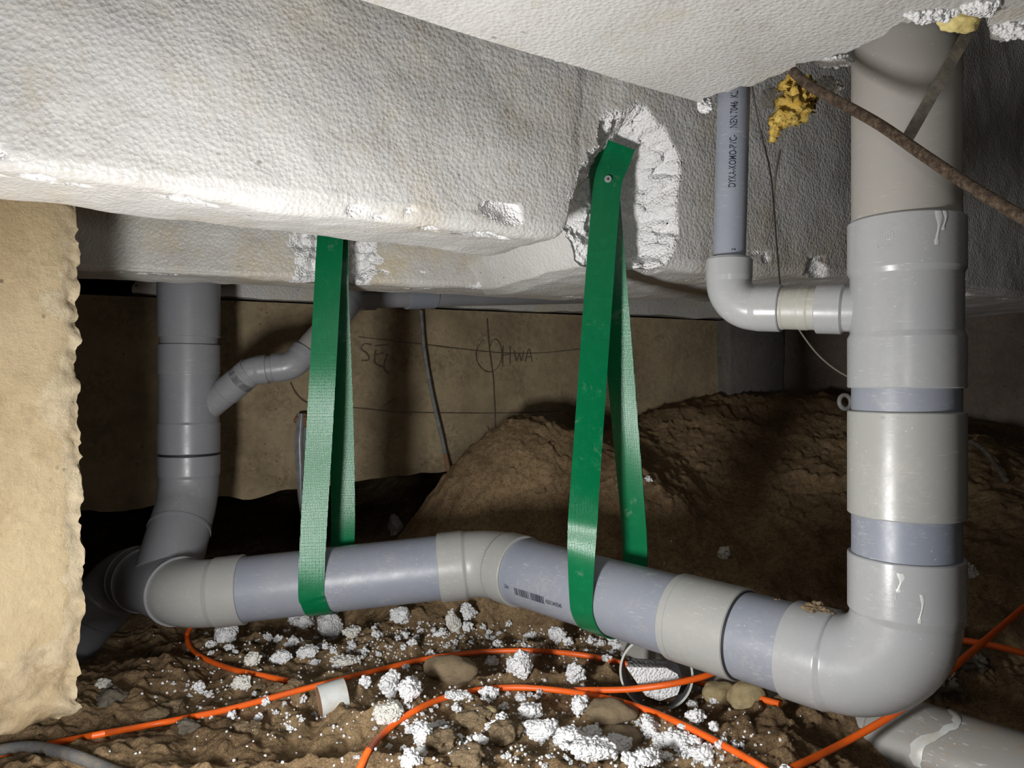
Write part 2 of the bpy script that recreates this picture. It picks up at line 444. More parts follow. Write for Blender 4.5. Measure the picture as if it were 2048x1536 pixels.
# ================================================================== WALLS
WA = np.array([-.675, 1.80]); WD = np.array([1.337, .58]); WD = WD / np.linalg.norm(WD)
def wallpt(px, py, off=0.0):
    """point on the back wall plane seen at the pixel, moved off the wall by `off` towards the camera"""
    k = (px - 1024) / F
    t = (k * WA[1] - WA[0]) / (WD[0] - k * WD[1]); Y = WA[1] + WD[1] * t
    v = P(px, py, Y); n = Vector((WD[1], -WD[0], 0)); return v + n * off
def wall_slab(name, a, b, ztop, zbot, thick, mat, nu=160, nv=40, rough=.004, label='', jag=.02, seed=0.):
    a = np.array(a); b = np.array(b); L = np.linalg.norm(b - a); d = (b - a) / L; nrm = np.array([-d[1], d[0]])
    u = np.linspace(0, 1, nu); V = []; prof = []
    for i, uu in enumerate(u):
        p = a + d * L * uu
        zb = float(np.interp(uu, [q[0] for q in zbot], [q[1] for q in zbot])) + jag * .4 * float(fbm(uu * L * 14, seed, 1.0, 3))
        zt = ztop
        col = []
        for j in range(nv):
            z = zt + (zb - zt) * j / (nv - 1); off = rough * float(fbm(p[0] * 8, p[1] * 8 + seed, z * 8, 3))
            if j > nv - 4: off += (j - nv + 4) * .004
            col.append((p[0] + nrm[0] * off, p[1] + nrm[1] * off, z))
        col.append((p[0] + nrm[0] * thick, p[1] + nrm[1] * thick, zb + .01)); col.append((p[0] + nrm[0] * thick, p[1] + nrm[1] * thick, zt))
        V += col
    m = nv + 2; Fc = []
    for i in range(nu - 1):
        for j in range(m):
            j2 = (j + 1) % m; Fc.append((i * m + j, i * m + j2, (i + 1) * m + j2, (i + 1) * m + j))
    Fc.append(tuple(range(m))[::-1]); Fc.append(tuple((nu - 1) * m + j for j in range(m)))
    o = link(name, V, Fc, mat, None, True, 50); tag(o, label, 'wall', kind='structure'); return o
a0 = WA - WD * 1.1; a1 = WA + WD * 1.62
wl = np.linalg.norm(a1 - a0)
def zb_at(px, py): q = wallpt(px, py); return (np.dot(np.array([q.x, q.y]) - a0, WD) / wl, q.z)
zb = sorted([(0, -.30), zb_at(170, 1032), zb_at(300, 1018), zb_at(440, 1000), zb_at(700, 972), zb_at(930, 932), zb_at(1100, 930), (1, -.30)])
WTOP = .200
wall_back = wall_slab('wall_back', a0, a1, WTOP, zb, .14, M_WALL, label='tan concrete foundation wall behind the pipes with pencil marks')
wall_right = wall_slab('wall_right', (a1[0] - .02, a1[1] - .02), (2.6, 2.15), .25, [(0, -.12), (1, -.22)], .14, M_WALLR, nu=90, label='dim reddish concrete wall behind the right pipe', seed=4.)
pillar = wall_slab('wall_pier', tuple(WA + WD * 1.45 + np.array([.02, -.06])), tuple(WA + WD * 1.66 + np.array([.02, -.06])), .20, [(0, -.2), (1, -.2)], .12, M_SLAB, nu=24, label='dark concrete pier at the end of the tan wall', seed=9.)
pillar.name = 'trim_1'

# left foundation beam (cream concrete with broken edge)
cA = np.array([-.84, .423]); cB = np.array([-.505, .887])
def left_beam():
    nu, nv = 120, 150; L = np.linalg.norm(cB - cA); d = (cB - cA) / L; nrm = np.array([-d[1], d[0]])  # nrm points away from camera side
    V = []; mi = []
    z1, z0 = .215, -.392
    for i in range(nu):
        u = i / (nu - 1)
        for j in range(nv):
            v = j / (nv - 1); z = z1 + (z0 + .022 * sstep(1, .80, u) - z1) * v
            jagx = .0024 * float(fbm(3.1, z * 40, 0, 3)) + .0022 * float(vnoise(1., z * 170, 0)) - .004 + .011 * (v - .35) - .010 * sstep(.80, .9, v) * (1 - sstep(.95, .98, v)) - .02 * sstep(.975, 1, v)
            uu = u * (L + float(jagx))
            p = cA + d * uu
            edge = sstep(.955, 1.0, u)
            off = .0012 * float(fbm(uu * 25, z * 25, 2., 3)) + edge * (.006 + .006 * float(fbm(uu * 90, z * 90, 5., 4)))
            low = sstep(.80, .9, v); off += low * .006 * float(fbm(uu * 30, z * 40, 7., 4))
            zz = z + (.008 * float(fbm(uu * 30, 1., 3., 4)) * low) - .004
            if v > .97: off += (v - .97) * .6
            V.append((p[0] + nrm[0] * off, p[1] + nrm[1] * off, zz))
    Fc = []
    for i in range(nu - 1):
        for j in range(nv - 1):
            Fc.append((i * nv + j, i * nv + j + 1, (i + 1) * nv + j + 1, (i + 1) * nv + j))
            u = i / nu; v = j / nv; n = float(fbm(i * .10, j * .07, 3., 3))
            mi.append(1 if (u > .945 + .035 * n or v > .84 + .06 * n) else 0)
    n0 = len(V); T = .22
    # back shell
    for (i, j) in ((0, 0), (nu - 1, 0), (nu - 1, nv - 1), (0, nv - 1)):
        x, y, z = V[i * nv + j]; V.append((x + nrm[0] * T - (.06 * d[0] if i else 0), y + nrm[1] * T - (.06 * d[1] if i else 0), z))
    Fc.append((n0, n0 + 3, n0 + 2, n0 + 1)); mi.append(1)
    Fc.append(tuple([i * nv for i in range(nu)] + [n0 + 1, n0])); mi.append(0)
    Fc.append(tuple([(nu - 1) * nv + j for j in range(nv)] + [n0 + 2, n0 + 1])); mi.append(1)
    Fc.append(tuple([i * nv + nv - 1 for i in range(nu - 1, -1, -1)] + [n0 + 3, n0 + 2])); mi.append(1)
    Fc.append(tuple([j for j in range(nv - 1, -1, -1)] + [n0, n0 + 3])); mi.append(0)
    o = link('wall_left', V, Fc, [M_COLM, M_COLR], None, True, 50, mi=mi)
    tag(o, 'brightly lit cream concrete foundation beam with a broken edge on the left', 'wall', kind='structure')
left_beam()

# ================================================================== FOAM INSULATION
def in_poly(x, y, poly):
    x = np.asarray(x); y = np.asarray(y); c = np.zeros(x.shape, bool); n = len(poly)
    for i in range(n):
        x1, y1 = poly[i]; x2, y2 = poly[(i + 1) % n]
        with np.errstate(divide='ignore', invalid='ignore'):
            k = ((y1 > y) != (y2 > y)) & (x < (x2 - x1) * (y - y1) / (y2 - y1 + 1e-12) + x1)
        c ^= k
    return c
def poly_sd(x, y, poly):
    """signed distance, positive inside"""
    best = np.full(np.shape(x), 1e9); n = len(poly)
    for i in range(n):
        ax, ay = poly[i]; bx, by = poly[(i + 1) % n]; dx, dy = bx - ax, by - ay
        t = np.clip(((x - ax) * dx + (y - ay) * dy) / (dx * dx + dy * dy + 1e-12), 0, 1)
        best = np.minimum(best, np.hypot(x - ax - t * dx, y - ay - t * dy))
    return np.where(in_poly(x, y, poly), best, -best)

def beam_mesh(name, F0, F1, sections, label, holes=(), nu=420, lean=.03, ztop=.62, mats=None, seed=0., nface=150, nbot=40, botbreak=None):
    """long foam beam. F0,F1: front bottom edge line. sections: list (u, zbottom, width). holes: list of (poly in (s,z), depth)"""
    F0 = np.array(F0, float); F1 = np.array(F1, float); L = np.linalg.norm(F1 - F0); d = (F1 - F0) / L
    nr = np.array([-d[1], d[0]])            # away from the camera
    us = np.linspace(0, 1, nu)
    uk = [s[0] for s in sections]
    zb_ = np.interp(us, uk, [s[1] for s in sections]); wb = np.interp(us, uk, [s[2] for s in sections])
    RR = .016
    rows = []
    sv = us * L
    hv = np.concatenate([np.linspace(1, 0, nface)])           # face, top to bottom
    for h in hv:
        z = zb_ + RR + (ztop - zb_ - RR) * h
        rows.append((z, -lean * (z - zb_) / .25))
    for k in range(1, 8):                                     # rounded corner
        th = math.pi / 2 * k / 8
        rows.append((zb_ + RR - RR * math.sin(th), RR - RR * math.cos(th) + 0 * zb_))
    for k in range(nbot):
        f = k / (nbot - 1); rows.append((zb_ + 0 * us, RR + (wb - 2 * RR) * f))
    for k in range(1, 5):
        th = math.pi / 2 * k / 4; rows.append((zb_ + RR - RR * math.cos(th), wb - RR + RR * math.sin(th)))
    rows.append((ztop + 0 * us, wb + .04))
    m = len(rows); Z = np.stack([r[0] for r in rows]); O = np.stack([r[1] for r in rows]); S = np.broadcast_to(sv, Z.shape).copy()
    lowf = fbm(S * 4 + seed, O * 6, Z * 5, 3); med = fbm(S * 20, O * 20 + seed, Z * 20, 3)
    nrm_off = .0045 * lowf + .0012 * med
    edge = np.zeros(m); edge[nface - 6:nface + 14] = 1
    O2 = O.copy(); Z2 = Z.copy()
    face = np.zeros(m); face[:nface + 3] = 1
    O2 += face[:, None] * nrm_off
    Z2 += (1 - face)[:, None] * nrm_off * 1.3
    ch = np.clip(fbm(S * 14 + 3 + seed, O * 30, Z * 30, 4) - .42, 0, .5)
    O2 += edge[:, None] * ch * .02; Z2 += edge[:, None] * ch * .02
    if botbreak: ch = np.where(((S > botbreak[0]) & (S < botbreak[1]) & (np.arange(m) >= nface)[:, None]), .5, ch); edge = np.ones(m) * (edge > 0) + (np.arange(m) >= nface) * .9; ch = np.where((edge[:, None] < 1) & (ch < .5), 0, ch)
    br = np.zeros(Z.shape)
    for poly, depth, isbot in holes:
        q = O if isbot else Z
        jx = S + .006 * fbm(S * 90, q * 90, 1., 3); jz = q + .006 * fbm(S * 90, q * 90, 6., 3)
        sd = poly_sd(jx, jz, poly)
        fr = (np.arange(m) < nface + 8)[:, None]; und = (np.arange(m) >= nface + 8)[:, None] & (np.arange(m) < nface + 7 + nbot)[:, None]
        k = sstep(0, .012, sd)
        rec = k * (depth * (.20 + .80 * sstep(0, .055, sd)) + .012 * fbm(S * 45, Z * 45, 9., 4) + .004 * vnoise(S * 220, Z * 220, 1.))
        O2 = np.where(fr, O2 + rec, np.where(und & (sd > 0), np.maximum(O2, rec), O2)); sd = np.where(fr, sd, -1)
        if isbot: Z2 += k * (depth + .005 * fbm(S * 45, O * 45, 9., 4))
        br = np.maximum(br, (sd > 0).astype(float))
    X = F0[0] + d[0] * S + nr[0] * O2; Y = F0[1] + d[1] * S + nr[1] * O2
    V = np.stack([X, Y, Z2], -1).reshape(-1, 3)
    idx = np.arange(m * nu).reshape(m, nu)
    fc = np.stack([idx[:-1, :-1], idx[1:, :-1], idx[1:, 1:], idx[:-1, 1:]], -1).reshape(-1, 4)
    mi = (br[:-1, :-1] + br[1:, 1:] > .9).astype(int).reshape(-1).tolist()
    # edge chips become broken foam as well
    chm = ((edge[:, None] * ch) > .12)[:-1, :-1].reshape(-1)
    mi = [1 if (a or b) else 0 for a, b in zip(mi, chm)]
    fl = [tuple(f) for f in fc.tolist()]
    fl.append(tuple(idx[:, 0].tolist())); fl.append(tuple(idx[::-1, -1].tolist())); mi += [1, 1]
    fl.append(tuple(idx[0, :].tolist() + idx[-1, ::-1].tolist())); mi += [0]
    o = link(name, V, fl, mats or [M_EPS, M_BROKEN], None, True, 60, mi=mi)
    tag(o, label, 'insulation beam'); return o

FD = np.array([.5516, .34]); FD = FD / np.linalg.norm(FD); F0 = np.array([-.478, .70]) - FD * .45
def onface(px, py, lean=.03, zb=.2):
    """(s,z) on front face of first beam for a pixel (iterates the lean)"""
    off = 0
    nr = np.array([-FD[1], FD[0]])
    for _ in range(6):
        a = F0 + nr * off; k = (px - 1024) / F
        t = (k * a[1] - a[0]) / (FD[0] - k * FD[1]); Y = a[1] + FD[1] * t; z = (768 - py) / F * Y
        off = -lean * (z - zb) / .25
    return t, z
sE = onface(1150, 470)[0]; LB = sE
hole_px = [(1140,400),(1165,340),(1190,300),(1203,240),(1225,228),(1250,218),(1275,208),(1300,232),(1322,250),(1340,290),(1358,320),(1352,400),(1356,470),(1330,530),(1262,600),(1200,620),(1150,600),(1120,500)]
hole = [onface(*p) for p in hole_px]
# beam 1 : left part up to the torn hole
def so(px): return onface(px, 480)[0]
LT = so(2200)
SEC = [(0, .200, .10), (.45, .200, .128), (.75, .200, .150), (so(1090), .200, .17), (so(1120), .204, .16), (so(1135), .212, .14), (so(1150), .236, .10),
       (so(1172), .240, .12), (so(1185), .236, .30), (so(1200), .215, .42), (so(1225), .180, .44), (so(1262), .172, .44), (so(1420), .176, .44), (so(1700), .193, .42), (so(2048), .194, .40), (LT, .19, .40)]
hz = (so(1145), so(1270))
beam1 = beam_mesh('insulation_beam', F0, F0 + FD * LT, [(a_ / LT, b_, c_) for a_, b_, c_ in SEC],
                  'large near white foam beam running diagonally across the picture, torn open at the right strap', holes=[(hole, .080, False)], seed=1., nu=900, ztop=.75)
# beam 2 : behind, above the left stack
H0 = np.array([-1.05, 1.085]); H1 = np.array([.155, 1.47]); HL = float(np.linalg.norm(H1 - H0)); HD = (H1 - H0) / HL
def onface2(px, py):
    k = (px - 1024) / F; t = (k * H0[1] - H0[0]) / (HD[0] - k * HD[1]); Y = H0[1] + HD[1] * t; return t, (768 - py) / F * Y
patch = [onface2(*p) for p in [(575,488),(600,515),(585,560),(545,590),(520,610),(700,612),(735,570),(765,520),(745,480),(660,440),(600,450)]]
crumb_edge = [onface2(*p) for p in [(925,580),(960,566),(1000,572),(1060,568),(1120,574),(1170,580),(1170,600),(930,600)]]
beam2 = beam_mesh('insulation_beam', H0, H1, [(0, .180, .10), (.35, .178, .10), (.98, .174, .14), (1, .174, .14)],
                  'second white foam beam crossing above the left stack and behind the left strap',
                  holes=[(patch, .022, False), (crumb_edge, .006, False)], seed=9., nu=420, lean=.0, ztop=.55, mats=[M_EPSD, M_BROKEN])
# foam edge strip on top of the wall
def strip():
    q0 = wallpt(265, 600); q1 = wallpt(1640, 645)
    a = np.array([q0.x, q0.y]); b = np.array([q1.x, q1.y]); nr = np.array([WD[1], -WD[0]]) * .022
    nu = 200; V = []
    for i in range(nu):
        u = i / (nu - 1); p = a + (b - a) * u; zb0 = WTOP + .006
        s = u * 2; n1 = float(fbm(s * 14, 2., 1., 3)) * .003
        zt = .33 if u > .03 else .22 + u * 3.5
        for (o_, z) in ((nr, zt), (nr * (1 + n1 * 20), .27 if u > .03 else zt - .01), (nr * (1 - n1 * 30), zb0 + .012 + n1), (nr * .9, zb0 + n1), (nr * -4, zb0), (nr * -4, zt)):
            V.append((p[0] + o_[0], p[1] + o_[1], z))
    m = 6; Fc = []
    for i in range(nu - 1):
        for j in range(m):
            j2 = (j + 1) % m; Fc.append((i * m + j, i * m + j2, (i + 1) * m + j2, (i + 1) * m + j))
    Fc.append(tuple(range(m))[::-1]); Fc.append(tuple((nu - 1) * m + j for j in range(m)))
    o = link('insulation_strip', V, Fc, M_EPSD, None, True, 40); tag(o, 'thin white foam strip lying on top of the tan concrete wall', 'insulation strip')
strip()

# near ceiling panel with torn edge
ZC = .353
def cp(px, py): y = ZC * F / (768 - py); return ((px - 1024) / F * y, y)
edge_px = [(700,0),(1050,104),(1230,158),(1330,188),(1398,209),(1418,196),(1440,188),(1462,184),(1490,178),(1520,168),(1545,158),(1565,146),(1590,140),(1612,128),(1640,122),(1668,112),(1700,104),(1722,94),(1745,80),(1770,66),(1790,54),(1812,48),(1836,44),(1852,46),
           (1880,40),(1905,30),(1930,34),(1950,36),(1972,40),(1984,66),(1992,86),(2020,84),(2060,88),(2300,80)]
def panel():
    e = [cp(*p) for p in edge_px]
    a, b = e[0], e[1]; far = (a[0] - (b[0] - a[0]) * 1.6, a[1] - (b[1] - a[1]) * 1.6)
    out = [far] + e
    # densify and jag
    pts = []
    for i in range(len(out) - 1):
        p, q = np.array(out[i]), np.array(out[i + 1]); n = max(2, int(np.linalg.norm(q - p) / .004))
        for k in range(n):
            r = p + (q - p) * k / n
            amp = .0 if i < 5 else .0045
            r = r + amp * np.array([float(fbm(r[0] * 120, r[1] * 120, 1., 3)), float(fbm(r[0] * 120, r[1] * 120, 5., 3))])
            pts.append(r)
    pts.append(np.array(out[-1]))
    n = len(pts); V = []; Fc = []; mi = []
    # rows from the torn edge back towards the viewer, then lip upwards
    near = lambda r: np.array([r[0] * .55 + .06, .05])
    R = 60
    for j in range(R):
        f = (j / (R - 1)) ** 1.6
        for r in pts:
            p = r + (near(r) - r) * f
            z = ZC + .0025 * float(vnoise(p[0] * 9, p[1] * 9, 2.)) + (.0 if j > 2 else .004 * (2 - j) / 2 + .002 * float(vnoise(p[0] * 150, p[1] * 150, 4.)) * (2 - j))
            V.append((p[0], p[1], z))
    for j in range(R - 1):
        for i in range(n - 1):
            Fc.append((j * n + i, (j + 1) * n + i, (j + 1) * n + i + 1, j * n + i + 1)); mi.append(0)
    k0 = len(V)
    for r in pts: V.append((r[0] + .004 * float(vnoise(r[0] * 90, r[1] * 90, 7.)), r[1] + .004, ZC + .03))
    k1 = len(V)
    for r in pts: V.append((r[0], r[1] - .004, ZC + .055))
    for i in range(n - 1):
        Fc.append((i, i + 1, k0 + i + 1, k0 + i)); Fc.append((k0 + i, k0 + i + 1, k1 + i + 1, k1 + i)); mi += [1, 1]
    k2 = len(V); last = (R - 1) * n
    V += [(V[last][0], V[last][1], ZC + .055), (V[last + n - 1][0], V[last + n - 1][1], ZC + .055)]
    Fc.append(tuple([k1 + i for i in range(n)] + [k2 + 1, k2])); mi.append(0)
    Fc.append(tuple([last + i for i in range(n)] + [k2 + 1, k2])); mi.append(0)
    o = link('foam_ceiling', V, Fc, [M_EPS, M_BROKEN], None, True, 50, mi=mi)
    tag(o, 'off-white foam ceiling panel overhead with a torn edge at the pipes', 'foam ceiling')
panel()
# concrete slab over everything
sl = link('ceiling', [(-2.4, -.3, .76), (2.8, -.3, .76), (2.8, 3.3, .76), (-2.4, 3.3, .76), (-2.4, -.3, .9), (2.8, -.3, .9), (2.8, 3.3, .9), (-2.4, 3.3, .9)],
     [(3, 2, 1, 0), (4, 5, 6, 7), (0, 1, 5, 4), (1, 2, 6, 5), (2, 3, 7, 6), (3, 0, 4, 7)], M_SLAB, None, False)
tag(sl, 'concrete floor slab above the foam insulation', 'ceiling', kind='structure')

# ================================================================== RIGHT STACK
AX, AY = .4355, .83
def zr(y): return (768 - y) / F * AY
def A_(y): return Vector((AX, AY, zr(y)))
stack = empty('drain_stack', (AX, AY, zr(1400)), 'thick grey vertical drain pipe on the right ending in a bend', 'pipe')
o = tube('upper_pipe', [A_(-200), A_(480)], RP, M_OLD, stack); tag(o, 'brownish grey upper pipe')
L = zr(443) - zr(776); ls = zr(443) - zr(545)
tee = tube('tee_fitting', [A_(443), A_(776)], socket_profile(L, ls=.0555), M_FIT, stack)
o = tube('pipe_section', [A_(740), A_(860)], RP, M_PIPE, stack); tag(o, 'blue-grey pipe showing between tee and coupling')
L = zr(822) - zr(1029)
o = tube('coupling', [A_(822), A_(1029)], [(0, RP - .001), (0, RF - .0012), (.0013, RF), (L - .0013, RF), (L, RF - .0012), (L, RP - .001)], M_FITW, stack)
o = tube('pipe_section', [A_(1000), A_(1150)], RP, M_PIPE, stack); tag(o, 'blue-grey pipe showing above the bend')
EZ = -.329; E = Vector((AX, AY, EZ)); B = Vector((-.04, 1.31, -.311)); dR = (B - E).normalized()
bend_top = zr(1112)
RBND = .074
elbow, _, Eend = bend_fitting('bend', E, (0, 0, 1), dR, RBND, bend_top - (EZ + RBND), .052, M_FIT, stack)
# moulded marks on the fittings
def text_on_cyl(name, s, size, c, axis_dir, front_dir, r, parent, mat, up=False, flat=.0003, xoff=0, space=1.0, around=0.0, label=None, xs=1.0):
    """lettering wrapped on a cylinder; c = axis point of text start, axis_dir = writing direction (up=False) ; front_dir = outward"""
    cu = bpy.data.curves.new('t', 'FONT'); cu.body = s; cu.size = size; cu.space_character = space; cu.resolution_u = 3; cu.offset = .007 * size if mat is M_INK else 0
    to = bpy.data.objects.new('t', cu); COL.objects.link(to)
    dg = bpy.context.evaluated_depsgraph_get(); me = bpy.data.meshes.new_from_object(to.evaluated_get(dg))
    vs = [v.co.copy() for v in me.vertices]; fs = [tuple(p.vertices) for p in me.polygons]
    bpy.data.objects.remove(to); bpy.data.meshes.remove(me)
    a = Vector(axis_dir).normalized(); f = Vector(front_dir); f = (f - a * f.dot(a)).normalized(); g = f.cross(a)  # g: towards the letter tops
    V = []
    for v in vs:
        if up == 'ring':       # writing direction runs round the cylinder, tops along axis
            th = (v.x + xoff) / r + around; V.append(Vector(c) + a * v.y + (f * math.cos(th) + (a.cross(f)) * math.sin(th)) * (r + flat))
        else:
            th = v.y / r + around; V.append(Vector(c) + a * (v.x * xs + xoff) + (f * math.cos(th) + g * math.sin(th)) * (r + flat))
    o = link(name, V, fs, mat, parent, False)
    if label: tag(o, label)
    return o
M_EMB = m_pvc('pvc_moulded_mark', (.42, .43, .44), amount=.1, rough=.3)
fdir = Vector((-AX, -AY, 0)).normalized()
fd2 = (Matrix.Rotation(math.radians(-14), 3, 'Z') @ fdir)
for (s, size, yy, xo) in (('III', .006, 470, .0), ('©', .013, 495, -.006), ('KOMO', .0045, 508, -.014), ('', .01, 520, 0)):
    if s: text_on_cyl('moulded_mark', s, size, A_(yy), (0, 0, 1), fd2, RF, tee, M_EMB, up='ring', xoff=xo)
# moulded marks on elbow socket
for (s, size, yy, xo) in (('88º', .006, 1156, .0), ('D·WAVIN', .0065, 1174, -.022), ('Ø110', .0045, 1184, -.006), ('PVC', .005, 1196, -.006), ('KOMO', .004, 1207, -.004)):
    text_on_cyl('moulded_mark', s, size, A_(yy), (0, 0, 1), fd2, RF, elbow, M_EMB, up='ring', xoff=xo)
# printed row under the coupling rim
text_on_cyl('printed_mark', 'IIIII   I      I I I I', .004, A_(835), (0, 0, 1), fd2, RF, stack, M_EMB, up='ring', xoff=-.01)
# glue drips on the tee
def drip(name, parent, c_y, ang, hgt, wid, r, mat=M_GLUE):
    V = []; n = 16
    f = Matrix.Rotation(ang, 3, 'Z') @ fdir; g = Vector((0, 0, 1)).cross(f)
    for k in range(n + 1):
        t = k / n; wd = wid * (1 - .75 * t) * (.75 + .25 * math.sin(t * 9)) + (.0012 if t > .85 else 0)
        z = zr(c_y) - hgt * t; sh = .0015 * math.sin(t * 5)
        for q, e in ((-1, 0), (0, .0007), (1, 0)):
            x = (q * wd + sh) / r; V.append(Vector((AX, AY, z)) + (f * math.cos(x) + g * math.sin(x)) * (r + e + .0002))
    Fc = [(i * 3 + j, i * 3 + j + 1, i * 3 + j + 4, i * 3 + j + 3) for i in range(n) for j in range(2)]
    return link(name, V, Fc, mat, parent, True)
drip('glue_drip', tee, 446, math.radians(30), .035, .0045, RF)
drip('glue_drip', tee, 446, math.radians(37), .020, .003, RF)
drip('glue_drip', elbow, 1124, math.radians(-5), .020, .004, RF)
drip('glue_drip', elbow, 1160, math.radians(14), .030, .0022, RF)

# ---------------- small branch from the tee
bz = zr(619)
C0 = Vector((AX, AY, bz)); C1 = P(1456, 616, .935); dB = (C1 - C0).normalized()
branch = empty('branch_pipe', C1, 'slim grey branch pipe rising beside the thick right stack', 'pipe')
Lb = (C1 - C0).length
o = tube('branch_socket', [C0 + dB * .046, C0 + dB * .098], [(0, .0262), (.016, .0262), (.0185, .0292), (.045, .0292), (.046, .028), (.046, .024)], M_FIT, branch, 48)
o = tube('pipe_section', [C0 + dB * .085, C0 + dB * (Lb - .045)], .0250, M_BEIGE, branch, 48); tag(o, 'beige-grey pipe between socket and bend')
Ctop = P(1470, 100, .935) ; dV = (Ctop - C1).normalized()
o, ea, eb = bend_fitting('bend', C1, -dB, dV, .036, .030, .026, M_FIT, branch, rf=.0282, rb=.0272, rp=.024, seg=48)
vp = tube('riser_pipe', [C1 + dV * .040, C1 + dV * .40], .0197, M_PIPE, branch, 48); tag(vp, 'blue-grey upright pipe with black print')
o = tube('reducer_ring', [eb - dV * .004, eb + dV * .0012], .0262, M_FIT, branch, 48)
for s_, rr in ((.10, .0256), (Lb - .069, .0256)):
    o = tube('glue_ring', [C0 + dB * s_, C0 + dB * (s_ + .012)], [(0, .0251), (.002, rr), (.010, rr), (.012, .0251)], M_BEIGE, branch, 48); tag(o, 'smeared cream glue ring')
fv = Vector((-C1.x, -C1.y, 0)).normalized()
def vpt(py): return C1 + dV * ((P(1456, 616, .935).z - (768 - py) / F * .935) * -1)
text_on_cyl('printed_text', 'DYKA-KOMO-PVC-    NEN 7046  KL 4', .0122, vpt(383), dV, fv, .0197, vp, M_INK, around=math.radians(-14), xs=.615, flat=.0003)
text_on_cyl('printed_text', '2', .0065, vpt(507), dV, fv, .0197, vp, M_INK, around=math.radians(-20))

# ================================================================== THE RUN
Lp = Vector((-.511, 1.29, -.3585)); dL = (Lp - B).normalized()
K = B + dL * .515; wdir = Vector((-.725, .687, -.053)).normalized()
run = empty('drain_run', (0.0, 1.27, -.40), 'long grey drain pipe hanging low across the sand in two green straps', 'pipe')
dRr = -dR
sag = tube('pipe_section', [B + dRr * .05, E + dR * .12], RP, M_PIPE, run); tag(sag, 'blue-grey pipe with barcode')
# the coupling on the right part
def run_s(px):   # arc length from B on the right run axis at pixel column
    k = (px - 1024) / F; d = dRr; return (k * B.y - B.x) / (d.x - k * d.y)
s1, s2 = run_s(1358), run_s(1487)
Lc = s2 - s1
cpl = tube('coupling', [B + dRr * s1, B + dRr * s2], [(0, RP - .001), (0, RF - .0012), (.0013, RF), (Lc - .0013, RF), (Lc, RF - .0014), (Lc, RP - .001)], M_FITW, run)
for q in (.0105, ): tube('moulded_ring', [B + dRr * (s1 + q), B + dRr * (s1 + q + .0012)], RF + .0005, M_FITW, cpl, 64)
tube('shadow_gap', [B + dRr * (s2 - .0005), B + dRr * (s2 + .0022)], RP + .0012, M_SEAM, cpl, 64)  # near-black ring standing in for the shade behind the coupling lip
text_on_cyl('moulded_mark', 'M ·· PVC', .008, B + dRr * (s1 + .03), dRr, Vector((-.2, -.75, .55)), RF, cpl, M_EMB)
bend_fitting('bend', B, dL, dRr, .09, .046, .042, M_FITW, run)
o = tube('pipe_section', [B + dL * .06, K - dL * .07], RP, M_PIPE, run); tag(o, 'blue-grey left pipe section with dust smears')
bend_fitting('bend', K, -dL, wdir, .10, .050, .006, M_FITW, run)
# ink on the pipe
axR = dRr
frontR = Vector((-.45, -.75, -.10))
sB0 = run_s(1013)
text_on_cyl('printed_text', '2.0m', .0088, B + axR * (sB0 + .050), axR, frontR, RP, sag, M_INK, xs=.6, around=math.radians(-8))
def barcode():
    f = frontR - axR * frontR.dot(axR); f.normalize(); g = f.cross(axR); V = []; Fc = []
    s = run_s(1031) + .051; e = s + .064; rnd = random.Random(3); x = s
    while x < e:
        wd = rnd.choice((.0006, .0009, .0014, .0018)) * 1.0
        n = 6; k0 = len(V)
        for i in range(n + 1):
            th = (-.0150 + .0125 * i / n) / RP
            for xx in (x, x + wd):
                V.append(B + axR * xx + (f * math.cos(th) + g * math.sin(th)) * (RP + .0003))
        for i in range(n): Fc.append((k0 + 2 * i, k0 + 2 * i + 1, k0 + 2 * i + 3, k0 + 2 * i + 2))
        x += wd + rnd.choice((.0007, .0010, .0015)) + (.0022 if abs(x - (s + e) / 2) < .0015 else 0)
    link('barcode', V, Fc, M_INK, sag, False)
barcode()
text_on_cyl('printed_text', '4250124430540', .0100, B + axR * (run_s(1031) + .118), axR, frontR, RP, sag, M_INK, xs=.50, around=math.radians(-13))

# ---------------- wye and left stack
wye = empty('wye_junction', K + wdir * .12, 'dusty grey wye junction where the left stack meets the run', 'pipe fitting')
Wl = .265
tube('body', [K + wdir * .046, K + wdir * (.046 + .19)], [(0, RF + .0012), (.004, RF + .0012), (.0045, RF), (.006, RB), (.15, RB), (.155, RF), (.19, RF)], M_LEFT, wye)
tube('collar_ring', [K + wdir * .20, K + wdir * .209], RF + .0022, M_LEFT, wye)
tube('collar_ring', [K + wdir * .235, K + wdir * .243], RF + .0022, M_LEFT, wye)
Cw = K + wdir * .30; dD = Vector((-.62, -.10, -.78)).normalized()
bend_fitting('lower_bend', Cw, -wdir, dD, .08, .030, .045, M_LEFT, wye)
tube('outlet_pipe', [Cw + dD * .08, Cw + dD * .26], RP, M_LEFT, wye)
SX, SY = -.649, 1.507
def zl(y): return (768 - y) / F * SY
def S_(y): return Vector((SX, SY, zl(y)))
Wc = K + wdir * .115
SC_ = S_(992); dW = (Wc - SC_).normalized()
tube('side_inlet', [Wc + dW * -.02, SC_ + dW * .078], RB + .0008, M_LEFT, wye)
lst = empty('left_stack', S_(1000), 'grey vertical drain pipe on the left meeting the wye junction', 'pipe')
L = zl(500) - zl(675)
tube('upper_coupling', [S_(500), S_(675)], [(0, RF), (L - .0013, RF), (L, RF - .001), (L, .05)], M_LEFT, lst)
tube('pipe_section', [S_(660), S_(720)], RP, M_LEFT, lst)
L = zl(690) - zl(905)
ltee = tube('branch_fitting', [S_(690), S_(905)], [(0, RP - .001), (0, RF - .001), (.0013, RF), (.056, RF), (.059, RB + .0006), (L - .062, RB + .0006), (L - .059, RF), (L - .0013, RF), (L, RF - .001), (L, RP - .001)], M_LEFT, lst)
